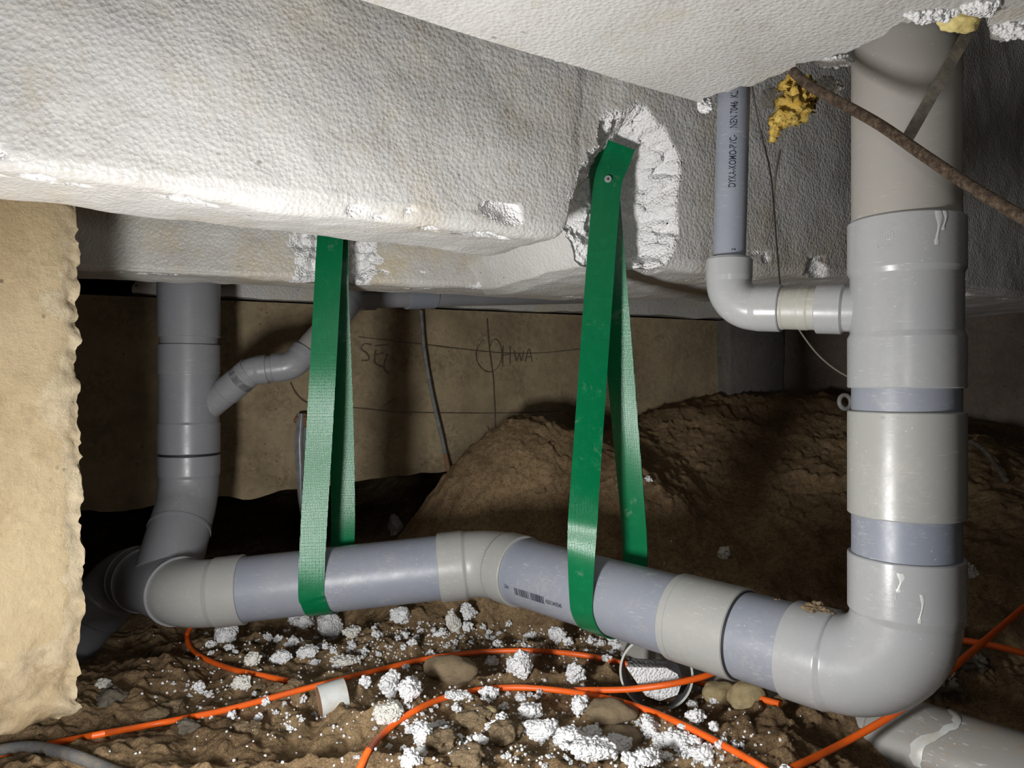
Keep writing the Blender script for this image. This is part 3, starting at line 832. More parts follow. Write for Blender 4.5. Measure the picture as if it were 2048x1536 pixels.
tube('seam_ring', [S_(903), S_(910)], RP + .001, M_SEAM, lst)
bend_fitting('bend', SC_, (0, 0, 1), dW, .10, zl(909) - zl(992) - .0414, .040, M_LEFT, lst, flare2=False)
tube('end_ring', [SC_ + dW * .077, SC_ + dW * .083], RF - .0006, M_LEFT, lst)
# small branch going up to the right
sb = empty('side_branch', P(495, 745, 1.5), 'slim grey pipe stepping up to the right from the left stack', 'pipe')
Q = [P(415, 815, 1.507), P(502, 742, 1.49), P(586, 732, 1.50), P(706, 594, 1.60), P(760, 592, 1.68), P(1180, 588, 2.02)]
d01 = (Q[1] - Q[0]).normalized(); d12 = (Q[2] - Q[1]).normalized(); d23 = (Q[3] - Q[2]).normalized(); d34 = (Q[5] - Q[3]).normalized()
tube('branch_socket', [Q[0], Q[1] - d01 * .012], [(0, .0275), (.05, .0275), (.052, .029), (.12, .029)], M_LEFT, sb, 48)
bend_fitting('bend', Q[1], -d01, d12, .04, .020, .020, M_LEFT, sb, rf=.029, rb=.028, rp=.024, seg=48)
bend_fitting('bend', Q[2], -d12, d23, .04, .020, .020, M_LEFT, sb, rf=.029, rb=.028, rp=.024, seg=48)
tube('pipe_section', [Q[1] + d12 * .025, Q[2] - d12 * .025], .026, M_LEFT, sb, 48)
tube('pipe_section', [Q[2] + d23 * .03, Q[3] - d23 * .03], .025, M_GROUNDPIPE, sb, 48)
bend_fitting('bend', Q[3], -d23, d34, .04, .035, .035, M_LEFT, sb, rf=.029, rb=.028, rp=.024, seg=48)
tube('pipe_section', [Q[3] + d34 * .04, Q[5]], .025, M_LEFT, sb, 48)
tube('coupling', [Q[3] + d34 * .13, Q[3] + d34 * .20], .029, M_PIPE, sb, 48)

# ---------------- old pipe in the ground and offcut
gd = Vector((.66, -.75, .0)).normalized(); g0 = Vector((.515, 1.055, -.492))
gp = empty('ground_pipe', g0, 'old dusty grey pipe half buried in the sand below the right bend', 'pipe')
tube('pipe_section', [g0 - gd * .50, g0 - gd * .03], RP, M_GROUNDPIPE, gp)
tube('pipe_section', [g0 - gd * .03, g0 + gd * .9], [(0, RP), (.03, RP), (.034, RF), (1, RF)], M_GROUNDPIPE, gp)
tube('collar', [g0 - gd * .085, g0 - gd * .060], RF + .001, M_BEIGE, gp)
def glue_streak():
    V = []; n = 22
    for k in range(n + 1):
        th = math.radians(-12 + 100 * k / n)
        for q in (-1, 0, 1):
            wd = .006 * (1 + .6 * float(vnoise(k * .7, q, 1.)))
            up = Vector((0, 0, 1)); sd = gd.cross(up)
            V.append(g0 + gd * (.088 + q * wd + .018 * math.sin(k * .25)) + (up * math.cos(th) + (-sd) * -math.sin(th) * 1) * (RF + .0008 + (.001 if q == 0 else 0)))
    Fc = [(i * 3 + j, i * 3 + j + 1, i * 3 + j + 4, i * 3 + j + 3) for i in range(n) for j in range(2)]
    o = link('glue_smear', V, Fc, M_WHITEPVC, gp, True); tag(o, 'white smear across the pipe')
glue_streak()

def hollow(name, c, d, r, th, ln, label, cat, m_out, m_in, m_rim, seg=64):
    d = Vector(d).normalized(); up = Vector((0, 0, 1)); n = (up - d * up.dot(d)).normalized(); b = d.cross(n)
    rings = [(0, r), (ln, r), (ln, r - th), (0, r - th)]; V = []
    for s, rr in rings:
        for k in range(seg):
            t = 2 * math.pi * k / seg; V.append(Vector(c) + d * s + (n * math.cos(t) + b * math.sin(t)) * rr)
    Fc = []; mi = []
    for i, m in ((0, 0), (1, 2), (2, 1), (3, 2)):
        j = (i + 1) % 4
        for k in range(seg):
            k2 = (k + 1) % seg; Fc.append((i * seg + k, i * seg + k2, j * seg + k2, j * seg + k)); mi.append(m)
    o = link(name, V, Fc, [m_out, m_in, m_rim], None, True, 40, mi=mi); tag(o, label, cat); return o
oc = P(1312, 1347, 1.135)
hollow('pipe_offcut', oc, (.22, .95, -.10), .0552, .0032, .065, 'short round pipe offcut standing in the sand under the run', 'pipe offcut', M_RING_IN, M_RING_IN, M_RING)
pc = P(668, 1396, 1.12)
hollow('pipe_offcut', pc + Vector((-.022, 0, -.006)), (.85, .40, .12), .024, .0022, .040, 'small pale pipe stub sticking out of the sand, near the bottom left', 'pipe offcut', M_WHITEPVC, M_RUSTEND, M_WHITEPVC)

# ================================================================== STRAPS
def ribbon(name, pts, wdirs, width, thick, mat, parent, n=10):
    P_ = catmull(pts, n); W_ = catmull(wdirs, n); V = []
    for i, (p, w_) in enumerate(zip(P_, W_)):
        t = (P_[min(i + 1, len(P_) - 1)] - P_[max(i - 1, 0)]).normalized(); w_ = (w_ - t * w_.dot(t)).normalized(); nn = t.cross(w_)
        for a, b in ((-1, -1), (1, -1), (1, 1), (-1, 1)): V.append(p + w_ * (a * width / 2) + nn * (b * thick / 2))
    Fc = []
    m = len(P_)
    for i in range(m - 1):
        for k in range(4):
            k2 = (k + 1) % 4; Fc.append((i * 4 + k, i * 4 + k2, (i + 1) * 4 + k2, (i + 1) * 4 + k))
    Fc.append((3, 2, 1, 0)); Fc.append(tuple((m - 1) * 4 + k for k in range(4)))
    return link(name, V, Fc, mat, parent, True, 30)
def strap_loop(name, Q_, ax, fr, bk_shift, front_pts, back_pts, label, wtop):
    ax = Vector(ax).normalized(); up = Vector((0, 0, 1)); f = Vector(fr).normalized(); rr = RP + .0022
    st = empty(name, Q_ + Vector((0, 0, -.06)), label, 'strap', 'green straps holding up the drain run')
    pts = [Vector(p) for p in front_pts]; wd = [wtop.lerp(ax, sstep(.7, 1, i / max(1, len(front_pts)))).normalized() for i in range(len(front_pts))]
    for k in range(0, 9):
        th = math.pi * k / 8
        pts.append(Q_ + ax * (bk_shift * (k / 8 - .5)) + f * (math.cos(th) * rr) - up * (math.sin(th) * rr)); wd.append(ax)
    nb = len(back_pts)
    for i, p in enumerate(back_pts): pts.append(Vector(p)); wd.append(ax.lerp(wtop, (i + 1) / nb).normalized())
    ribbon('webbing', pts, wd, .0425, .0018, M_STRAP, st)
    return st
Qa = B + dL * .283
f1 = Vector((0, -1, 0))
st1 = strap_loop('lifting_strap', Qa, (1, .02, .10), f1, .022,
    [(-.309, 1.285, .285), P(660, 480, 1.250), P(648, 700, 1.238), P(637, 900, 1.237), P(628, 1050, 1.240)],
    [P(686, 1050, 1.345), P(683, 850, 1.33), P(675, 650, 1.305), P(671, 540, 1.285), (-.303, 1.288, .28)],
    'green strap hanging from the foam on the left, looped under the pipe', Vector((1, .125, 0)))
kk = run_s(1215); Qb = B + dRr * kk
f2 = Vector((-.707, -.707, 0))
st2 = strap_loop('lifting_strap', Qb, -dR, f2, .008,
    [P(1243, 290, 1.105), P(1232, 320, 1.110), P(1217, 358, 1.108), P(1209, 430, 1.108), P(1196, 600, 1.102), P(1182, 800, 1.096), P(1168, 1000, 1.088), P(1163, 1100, 1.084)],
    [P(1270, 1090, 1.168), P(1251, 860, 1.158), P(1233, 650, 1.145), P(1216, 450, 1.130), P(1207, 350, 1.124), P(1209, 300, 1.122)],
    'green strap screwed to the torn foam on the right, looped under the pipe', Vector((1, .12, 0)))
# screw with cross slot
sp = P(1216, 358, 1.1045)
def lathe(name, c, d, prof, mat, parent=None, seg=32):
    return tube(name, [Vector(c), Vector(c) + Vector(d).normalized() * .02], prof, mat, parent, seg)
sc = empty('screw', sp, 'zinc countersunk cross-head screw through the top of the right green strap', 'screw')
hd = tube('head', [sp + Vector((0, .003, 0)), sp - Vector((0, .0012, 0))], [(0, .002), (.003, .0056), (.0042, .0048)], M_SCREW, sc, 32)
tube('shank', [sp + Vector((0, .03, 0)), sp + Vector((0, .002, 0))], .0018, M_SCREW, sc, 12)
for dx, dz in ((.0026, .0006), (.0006, .0026)):
    y = sp.y - .00135
    link('cross_slot', [(sp.x - dx, y, sp.z - dz), (sp.x + dx, y, sp.z - dz), (sp.x + dx, y, sp.z + dz), (sp.x - dx, y, sp.z + dz),
          (sp.x - dx, y - .0002, sp.z - dz), (sp.x + dx, y - .0002, sp.z - dz), (sp.x + dx, y - .0002, sp.z + dz), (sp.x - dx, y - .0002, sp.z + dz)],
          [(0, 1, 2, 3), (7, 6, 5, 4), (0, 4, 5, 1), (1, 5, 6, 2), (2, 6, 7, 3), (3, 7, 4, 0)], M_INK, hd, False)

# ================================================================== CABLES
def cable(name, pts, r, mat, label, cat='cable', group=None, n=10, seg=16, cps=None):
    pth = catmull(pts, n) if len(pts) < 25 else pts; o = tube(name, pth, r, mat, None, seg); tag(o, label, cat, group); return o
RC = .0046
def clear(pts, lift=.0032, stop=.12):
    k = np.array([[p.x / p.y, p.z / p.y] for p in pts]); y = np.array([p.y for p in pts])
    yy = np.linspace(.7, 2.4, 900); HX = k[:, 0:1] * yy; HZ = k[:, 1:2] * yy; dd = HZ - G(HX, np.broadcast_to(yy, HX.shape)); fi = np.argmax(dd < 0, axis=1)
    y = np.where(fi > 0, np.minimum(y, yy[fi] - .004), y)
    for _ in range(90):
        bad = (k[:, 1] * y < G(k[:, 0] * y, y) + lift)
        # the half buried pipe
        qx = k[:, 0] * y - g0.x; qy = y - g0.y; qz = k[:, 1] * y - g0.z
        al = qx * gd.x + qy * gd.y; dist = np.sqrt(np.maximum(0, qx ** 2 + qy ** 2 + qz ** 2 - al ** 2)); bad |= (dist < RF + RC) & (al > -.5)
        if not bad.any(): break
        y = np.where(bad, y - .003, y)
    for _ in range(4): y[1:-1] = np.minimum(y[1:-1], (y[:-2] + 2 * y[1:-1] + y[2:]) / 4)
    ys_ = y.copy()
    for _ in range(6): ys_[1:-1] = (ys_[:-2] + 2 * ys_[1:-1] + ys_[2:]) / 4
    y = np.minimum(y + .002, ys_)
    return [Vector((a * c, c, b * c)) for (a, b), c in zip(k, y)]
def gpath(lst, lift=RC * .7):
    out = []
    for q in lst:
        if len(q) == 3: out.append(P(*q))
        else: out.append(hit(q[0], q[1]) + Vector((0, 0, lift)))
    # smooth the depth so the cable keeps a steady course
    Y = [p.y for p in out]
    for _ in range(2): Y = [Y[0]] + [(Y[i - 1] + 2 * Y[i] + Y[i + 1]) / 4 for i in range(1, len(Y) - 1)] + [Y[-1]]
    pts = catmull([P(q[0], q[1], min(y, p.y)) for (q, p, y) in zip(lst, out, Y)], 8)
    return clear(pts, lift)
CG = 'orange cables over the sand'
cable('cable', gpath([(405, 1235, 1.46), (385, 1250, 1.45), (374, 1272), (384, 1300), (420, 1322), (470, 1340), (530, 1352), (576, 1362)]), RC, M_ORANGE, 'orange cable hooking out from under the left bend and diving into the sand', group=CG)
c2 = cable('cable', gpath([(-60, 1522), (0, 1510), (150, 1478), (300, 1450), (450, 1420), (600, 1380), (750, 1342), (850, 1318), (950, 1305), (1050, 1301), (1150, 1308), (1240, 1325), (1330, 1348, 1.25), (1450, 1378, 1.17), (1560, 1408, 1.10)]), RC, M_ORANGE, 'long orange cable from the left edge passing behind the round pipe offcut', group=CG)
cable('cable', gpath([(700, 1580), (720, 1536), (745, 1490), (800, 1440), (870, 1402), (950, 1381), (1020, 1375), (1100, 1379), (1200, 1394), (1300, 1422), (1400, 1466), (1500, 1520), (1540, 1545)]), RC, M_ORANGE, 'orange cable arching across the middle foreground below the long one', group=CG)
cable('cable', [hit(1150, 1380), P(1165, 1380, 1.15), P(1250, 1379, 1.12), P(1330, 1370, 1.10), P(1400, 1355, 1.105), P(1450, 1338, 1.12), P(1500, 1330, 1.15)], RC, M_ORANGE, 'orange cable end crossing in front of the round pipe offcut', group=CG)
cable('cable', clear(catmull([hit(1520, 1580, .004), P(1570, 1543, .93), P(1640, 1510, .94), P(1720, 1468, .955), P(1800, 1420, .965), P(1880, 1358, .985), P(1950, 1298, 1.04), P(2048, 1215, 1.16), P(2120, 1160, 1.24)], 8)), RC, M_ORANGE, 'orange cable rising over the buried pipe at the lower right', group=CG)
cable('cable', [P(1850, 1282, 1.10), P(1905, 1279, 1.08), P(1980, 1290, 1.06), P(2060, 1310, 1.04), P(2150, 1335, 1.02)], RC, M_ORANGE, 'short orange cable coming from behind the right bend', group=CG)
cable('cable', gpath([(-80, 1520), (0, 1500), (60, 1494), (115, 1502), (160, 1516), (215, 1538), (250, 1552)], lift=.004), .0075, M_GREYCABLE, 'thick dusty grey cable in the bottom left corner', group=None)

# ================================================================== STEEL BAR, BRACKET, WIRES, WOOL
bar = cable('rebar', [P(1586, 143, .825), P(1620, 172, .80), P(1680, 205, .765), P(1760, 250, .735), P(1850, 312, .695), P(1950, 378, .655), P(2048, 436, .62), P(2200, 520, .57)], .0053, M_RUST, 'rusty steel bar slanting down in front of the right stack', 'bar', seg=20)
def flatbar():
    a, b = P(1944, 50, .750), P(1812, 282, .725); t = (b - a).normalized(); w_ = Vector((1, 0, .25)); w_ = (w_ - t * w_.dot(t)).normalized(); n = t.cross(w_)
    V = []
    for p in (a, b):
        for x, y in ((-1, -1), (1, -1), (1, 1), (-1, 1)): V.append(p + w_ * x * .0055 + n * y * .0014)
    o = link('steel_strip', V, [(0, 1, 5, 4), (1, 2, 6, 5), (2, 3, 7, 6), (3, 0, 4, 7), (3, 2, 1, 0), (4, 5, 6, 7)], M_DARKSTEEL, None, False)
    tag(o, 'dark flat steel strip from the ceiling down to the rusty bar', 'bracket')
flatbar()
cable('wire', [P(1500, 150, 1.00), P(1518, 250, 1.03), P(1540, 340, 1.03), P(1549, 430, 1.03), P(1556, 520, 1.03), P(1564, 590, 1.02), P(1586, 636, 1.01), P(1604, 668, 1.0), P(1635, 708, .98), P(1670, 738, .95), P(1712, 762, .905)], .0012, M_WIRE, 'thin wire hanging behind the slim riser and curving over to the stack', 'wire', seg=8)
cable('twine', [P(1560, 300, 1.10), P(1550, 360, 1.09), P(1543, 440, 1.10), P(1530, 490, 1.11)], .0018, M_WIRE, 'dark frayed cord lying on the foam behind the slim riser', 'cord', seg=8)

def blob(name, c, rad, mat, seed, amp=.35, freq=3., sub=4, parent=None, beads=0.0, bf=1.0):
    import bmesh
    bm = bmesh.new(); bmesh.ops.create_icosphere(bm, subdivisions=sub, radius=1)
    v = np.array([q.co[:] for q in bm.verts]); f = np.array([[q.index for q in fa.verts] for fa in bm.faces]); bm.free()
    n = fbm(v[:, 0] * freq + seed, v[:, 1] * freq, v[:, 2] * freq, 3)
    v = v * (1 + amp * n)[:, None] * np.array(rad)[None, :]
    if beads:
        m = vnoise(v[:, 0] / beads + seed, v[:, 1] / beads, v[:, 2] / beads); v = v * (1 + .10 * m)[:, None]
    return link(name, v + np.array(c)[None, :], f, mat, parent, True)
def tuft(name, pts, radii, mat, label, seed):
    """ragged fibre tuft: skin of displaced rings plus loose fibres"""
    c = [Vector(p) for p in pts]; pth = catmull(c, 8); V = []; seg = 28; Fc = []
    T, N = frames(pth); rr = np.interp(np.linspace(0, 1, len(pth)), np.linspace(0, 1, len(radii)), radii)
    for i, (p, t, n) in enumerate(zip(pth, T, N)):
        b = t.cross(n)
        for k in range(seg):
            th = 2 * math.pi * k / seg; q = p + (n * math.cos(th) + b * math.sin(th)) * rr[i]
            d = 1 + .62 * float(fbm(q.x * 190 + seed, q.y * 190, q.z * 190, 4)); V.append(p + (q - p) * d)
    m = len(pth)
    for i in range(m - 1):
        for k in range(seg):
            k2 = (k + 1) % seg; Fc.append((i * seg + k, i * seg + k2, (i + 1) * seg + k2, (i + 1) * seg + k))
    Fc.append(tuple(range(seg))[::-1]); Fc.append(tuple((m - 1) * seg + k for k in range(seg)))
    rnd = random.Random(seed)
    for _ in range(900):
        i = rnd.randrange(m); k = rnd.randrange(seg); s = V[i * seg + k]; o = (s - pth[i]); o.normalize()
        e = s + (o * .6 + Vector((rnd.uniform(-1, 1), rnd.uniform(-1, 1), rnd.uniform(-1.2, .4))) * .8) * rnd.uniform(.002, .0075)
        k0 = len(V); wv = Vector((rnd.uniform(-1, 1), rnd.uniform(-1, 1), rnd.uniform(-1, 1))) * .0004
        V += [s - wv, s + wv, e, s + wv.cross(o) * 1]; Fc += [(k0, k0 + 1, k0 + 2), (k0 + 1, k0 + 3, k0 + 2), (k0 + 3, k0, k0 + 2)]
    o = link(name, V, Fc, mat, None, True); tag(o, label, 'insulation'); return o
tuft('mineral_wool', [P(1580, 160, .98), P(1598, 190, .965), P(1588, 215, .96), P(1562, 238, .955), P(1550, 255, .955), P(1547, 283, .955)], [.012, .020, .019, .012, .006, .004], M_WOOL, 'ragged yellow mineral wool tuft hanging beside the slim riser', 3)
tuft('mineral_wool', [P(1600, 178, .985), P(1618, 185, .98), P(1634, 200, .98)], [.012, .010, .004], M_WOOL, 'small loose yellow wool wisp right of the hanging tuft', 8)
pf = blob('foam_lump', P(1918, 42, .735), (.018, .012, .012), M_PUR, 4., .3, 1.6, 4); tag(pf, 'smooth yellow foam lump at the top of the steel strip', 'foam lump')

def popcorn(name, c, rad, mat, seed, nb=60, br=.0035, core=True):
    """foam lump made of beads around an irregular core"""
    import bmesh
    rnd = random.Random(seed); vs = []; fs = []; off = 0
    bm = bmesh.new(); bmesh.ops.create_icosphere(bm, subdivisions=2, radius=1)
    sv = np.array([q.co[:] for q in bm.verts]); sf = np.array([[q.index for q in fa.verts] for fa in bm.faces]); bm.free()
    bm = bmesh.new(); bmesh.ops.create_icosphere(bm, subdivisions=4, radius=1)
    cv = np.array([q.co[:] for q in bm.verts]); cf = np.array([[q.index for q in fa.verts] for fa in bm.faces]); bm.free()
    R = np.array(rad)
    if core:
        k = 1 + .30 * fbm(cv[:, 0] * 1.7 + seed, cv[:, 1] * 1.7, cv[:, 2] * 1.7, 4)
        k = k + .10 * vnoise(cv[:, 0] * R[0] / .004 + seed, cv[:, 1] * R[1] / .004, cv[:, 2] * R[2] / .004)
        # planar cuts, broken faces
        cc = cv * k[:, None]
        for _ in range(6):
            nv = np.array([rnd.gauss(0, 1) for _ in range(3)]); nv /= np.linalg.norm(nv); dcut = rnd.uniform(.55, .8)
            s = cc @ nv; over = np.maximum(0, s - dcut); cc = cc - np.outer(over * .85, nv)
        core_pts = cc * R * .88; vs.append(cc * R * .88); fs.append(cf); off += len(cv)
    for i in range(nb):
        d = np.array([rnd.gauss(0, 1) for _ in range(3)]); d /= np.linalg.norm(d)
        kk_ = 1 + .34 * float(fbm(d[0] * 1.7 + seed, d[1] * 1.7, d[2] * 1.7, 4)); rr_ = br * rnd.uniform(.6, 1.15)
        p = core_pts[rnd.randrange(len(core_pts))] * .98 if core else d * kk_ * R * rnd.uniform(.2, 1); vs.append(sv * rr_ * np.array([1, 1, .9]) + p); fs.append(sf + off); off += len(sv)
    V = np.concatenate(vs); V = V - np.array([0, 0, V[:, 2].min() + 0])
    return link(name, V + np.array(c), np.concatenate(fs), mat, None, True)

# torn white foam at the ceiling hole
for (px, py, Y, r, lab, sd) in ((1862, 28, .715, (.024, .012, .010), 'white torn foam lump left of the yellow foam at the ceiling', 1), (1968, 14, .70, (.020, .012, .009), 'white torn foam lump right of the yellow foam at the ceiling', 2),
                        (2035, 62, .74, (.024, .014, .012), 'white torn foam lump at the top right corner', 3), (1668, 122, .83, (.020, .012, .010), 'pale crumbly foam lump at the ceiling edge left of the stack', 4),
                        (1410, 214, .96, (.012, .010, .010), 'small crumbly foam lump at the ceiling corner above the riser', 5), (1654, 172, 1.0, (.022, .010, .011), 'cream crumbly foam lump right of the yellow wool', 6),
                        (1540, 196, .985, (.014, .01, .018), 'white crumbly foam lump left of the yellow wool', 7)):
    c = P(px, py, Y); c.z -= r[2] * .9
    o = popcorn('foam_lump', c, r, M_BROKEN if sd != 6 else M_CRUMBD, sd, 70, .0028); tag(o, lab, 'foam lump')

# wall things: pencil marks, cable, box with film
def line_on_wall(lst, wpx, name='pencil_mark', mat=M_PENCIL, off=.006, parent=wall_back, n=8):
    pts = [wallpt(x, y, off) for x, y in lst]; pth = catmull(pts, n) if len(pts) > 2 else [pts[0].lerp(pts[1], k / 8) for k in range(9)]
    V = []; wd = wpx / F * 1.9 / 2; wx = Vector((WD[0], WD[1], 0)); nn = Vector((WD[1], -WD[0], 0))
    for i, p in enumerate(pth):
        t = (pth[min(i + 1, len(pth) - 1)] - pth[max(i - 1, 0)]).normalized(); s = t.cross(nn).normalized(); k = wd * (.7 + .5 * abs(float(vnoise(i * .8, lst[0][0], 0.))))
        V += [p + s * k, p - s * k]
    Fc = [(2 * i, 2 * i + 1, 2 * i + 3, 2 * i + 2) for i in range(len(pth) - 1)]
    return link(name, V, Fc, mat, parent, False)
marks = [([(742,690),(728,688),(721,698),(733,708),(736,720),(722,722)],3),([(750,700),(748,725),(764,735)],3),([(748,692),(774,690)],2.5),([(750,710),(765,706)],2.5),([(773,708),(766,735),(776,748)],3),
 ([(972,638),(977,700),(984,750),(987,800),(990,880)],2.5),([(965,680),(951,700),(953,725),(968,742),(986,742),(1000,722),(1000,695),(992,680),(982,682),(978,695)],1.6),
 ([(1004,692),(1003,734)],2),([(1018,692),(1018,730)],2),([(1003,712),(1019,708)],2),([(1026,702),(1031,722),(1036,708),(1041,722),(1045,702)],2),([(1048,724),(1056,698),(1062,724)],2),([(1050,715),(1061,713)],1.6),
 ([(715,674),(800,684),(900,696),(1000,706),(1080,706),(1160,698)],1.6),([(700,815),(800,824),(900,826),(1000,826),(1120,822)],1.6),([(973,852),(988,882),(1000,852)],1.6),([(765,812),(790,796)],2),
 ([(580,765),(590,785),(604,800),(618,808)],2.5)]
for l_, w_ in marks: line_on_wall(l_, w_)
cw_ = cable('wall_cable', [wallpt(838, 622, .02), wallpt(843, 690, .02), wallpt(852, 750, .02), wallpt(864, 810, .02), wallpt(880, 880, .022), wallpt(890, 930, .024), wallpt(900, 972, .028)], .0052, M_WALLCABLE, 'grey cable running down the tan concrete wall to the sand mound', 'cable', seg=14)
tube('rusty_end', catmull([wallpt(885, 905, .0235), wallpt(892, 938, .0245), wallpt(902, 985, .03)], 5), .0058, M_RUSTEND, cw_, 14)
# film / flattened duct hanging at wall bottom
def film():
    rows = [(592, 826, 632, 826), (586, 880, 640, 878), (588, 930, 640, 930), (592, 985, 625, 1000), (598, 1030, 622, 1050)]
    V = []
    n = 12
    for (x0, y0, x1, y1) in rows:
        for k in range(n + 1):
            t = k / n; V.append(wallpt(x0 + (x1 - x0) * t, y0 + (y1 - y0) * t, .03 + .012 * math.sin(t * 9)))
    m = n + 1; V2 = [v + Vector((WD[1], -WD[0], 0)) * -.002 for v in V]; k0 = len(V); Fc = []
    for i in range(len(rows) - 1):
        for k in range(n):
            q = (i * m + k, i * m + k + 1, (i + 1) * m + k + 1, (i + 1) * m + k); Fc.append(q); Fc.append(tuple(x + k0 for x in q[::-1]))
    o = link('plastic_film', V + V2, Fc, M_FILM, None, True); tag(o, 'crumpled grey plastic film hanging behind the left green strap', 'film')
film()
o = blob('rust_lump', wallpt(606, 838, .03), (.022, .010, .016), M_RUSTEND, 6., .4, 2.5, 4); tag(o, 'dark rusty lump stuck to the wall behind the left strap', 'lump')
# stick and ring far right
def torus(c, R, r, ax, mat, name, label, cat):
    ax = Vector(ax).normalized(); u = ax.orthogonal().normalized(); v = ax.cross(u); V = []; n, m = 40, 14
    for i in range(n):
        a = 2 * math.pi * i / n; d = u * math.cos(a) + v * math.sin(a)
        for j in range(m):
            b = 2 * math.pi * j / m; V.append(Vector(c) + d * (R + r * math.cos(b)) + ax * r * math.sin(b))
    Fc = [(i * m + j, ((i + 1) % n) * m + j, ((i + 1) % n) * m + (j + 1) % m, i * m + (j + 1) % m) for i in range(n) for j in range(m)]
    o = link(name, V, Fc, mat, None, True); tag(o, label, cat)
torus(P(1690, 804, 2.06), .019, .006, (.3, -1, .1), M_WHITEPVC, 'plastic_ring', 'pale plastic ring on the far sand mound beside the stack', 'ring')
s0, s1_ = hit(1943, 892), hit(2012, 968)
cable('stick', [s0 + Vector((0, 0, .012)), s0.lerp(s1_, .4) + Vector((.004, 0, .02)), s1_ + Vector((0, 0, .008))], .006, M_DARKSTEEL, 'dark stick lying on the sand at the right edge', 'stick', seg=10)

# ================================================================== STONES, CLODS, FOAM PIECES
def on_ground(px, py, h): return hit(px, py)
def stone(name, px, py, rpx, mat, label, seed, asp=(1, .8, .6), amp=.18, sink=.25, freq=1.5, sub=4):
    g = hit(px, py); r = rpx / F * g.y
    gz = G1(g.x, g.y + r * .4)
    o = blob(name, (g.x, g.y + r * .3, gz + r * asp[2] * (1 - 2 * sink) * .5), (r * asp[0], r * asp[1], r * asp[2]), mat, seed, amp, freq, sub); tag(o, label, 'stone'); return o
stone('stone', 905, 1366, 54, M_STONE, 'large flat brown stone between the two orange cables', 3., (1, .7, .50))
stone('stone', 1240, 1500, 46, M_STONE, 'rounded brown stone half in white crumbs at the bottom', 5., (1, .8, .62))
stone('stone', 1225, 1432, 52, M_STONE, 'flat sand-coated stone left of the round pipe offcut', 15., (1, .7, .45), sink=.35)
stone('stone', 1440, 1396, 32, M_YSTONE, 'pale yellow stone under the run, left of its pair', 7., (1, .8, .7))
stone('stone', 1500, 1410, 38, M_YSTONE, 'pale yellow stone under the run, right of its pair', 9., (1, .8, .8))
stone('pebble', 980, 1425, 14, M_YSTONE, 'small pale pebble below the arching orange cable', 11., (1, .8, .9))
stone('rubble', 1868, 1372, 52, M_RUBBLE, 'crumbly grey rubble lump under the right bend', 12., (1, .9, .9), .35, .2, 3., 5)
stone('rubble', 1945, 1330, 30, M_RUBBLE, 'smaller rubble lump behind the rising orange cable', 14., (1, .9, .7), .35, .2, 3., 4)
stone('rubble', 220, 1410, 26, M_RUBBLE, 'dark crumb-covered lump beside the left concrete beam', 16., (1, .9, .8), .35, .2, 3., 4)
stone('rubble', 372, 1462, 20, M_RUBBLE, 'small grey clod just under the long orange cable', 17., (1, .9, .7), .35, .2, 3., 4)
CG2 = 'sand clods on the ground'
CLL = ['where the hooked cable dives in','left of the dive point of the hooked cable, second from it','small one just left of the dive point','under the left strap chunks','below the arching cable, top of the cluster','right of the cluster below the arching cable','left end of the cluster near the bottom','lowest of the cluster near the bottom','under the long cable beside the left beam','above the long cable beside the left beam','left of the buried pale stub','right of the buried pale stub','just left of the rounded brown stone','below left of the rounded brown stone','at the foot of the right sand heap','between the tall slabs and the flat brown stone','left of the round pipe offcut']
for i, (px, py, r) in enumerate([(590,1368,14),(520,1375,12),(555,1372,10),(615,1290,13),(950,1440,30),(1010,1470,34),(880,1490,38),(940,1520,36),(300,1440,30),(340,1420,24),(490,1460,26),(740,1410,16),(1100,1450,14),(1120,1490,18),(1390,1500,16),(830,1340,12),(1160,1340,12)]):
    g = hit(px, py); rr = r / F * g.y
    o = blob('sand_clod', (g.x, g.y + rr * .2, g.z + rr * .05), (rr, rr * .9, rr * .55), M_CLOD, i * 3.3, .35, 2.2, 4); tag(o, 'crumbly sand lump ' + CLL[i], 'sand clod', CG2)
# crumbs of sand on the bend
for i, (px, py, Y, r) in enumerate([(1630, 1216, .893, 19), (1655, 1226, .885, 11), (1555, 1204, .94, 9)]):
    c = P(px, py, Y); rr = r / F * Y
    o = blob('sand_clump', c, (rr, rr * .8, rr * .6), M_CLOD, 50. + i, .6, 3.5, 4); tag(o, ['clump of sand sitting on top of the right bend', 'small sand crumb right of the clump on the bend', 'tiny sand crumb on the blue-grey pipe near the bend'][i], 'sand clump')

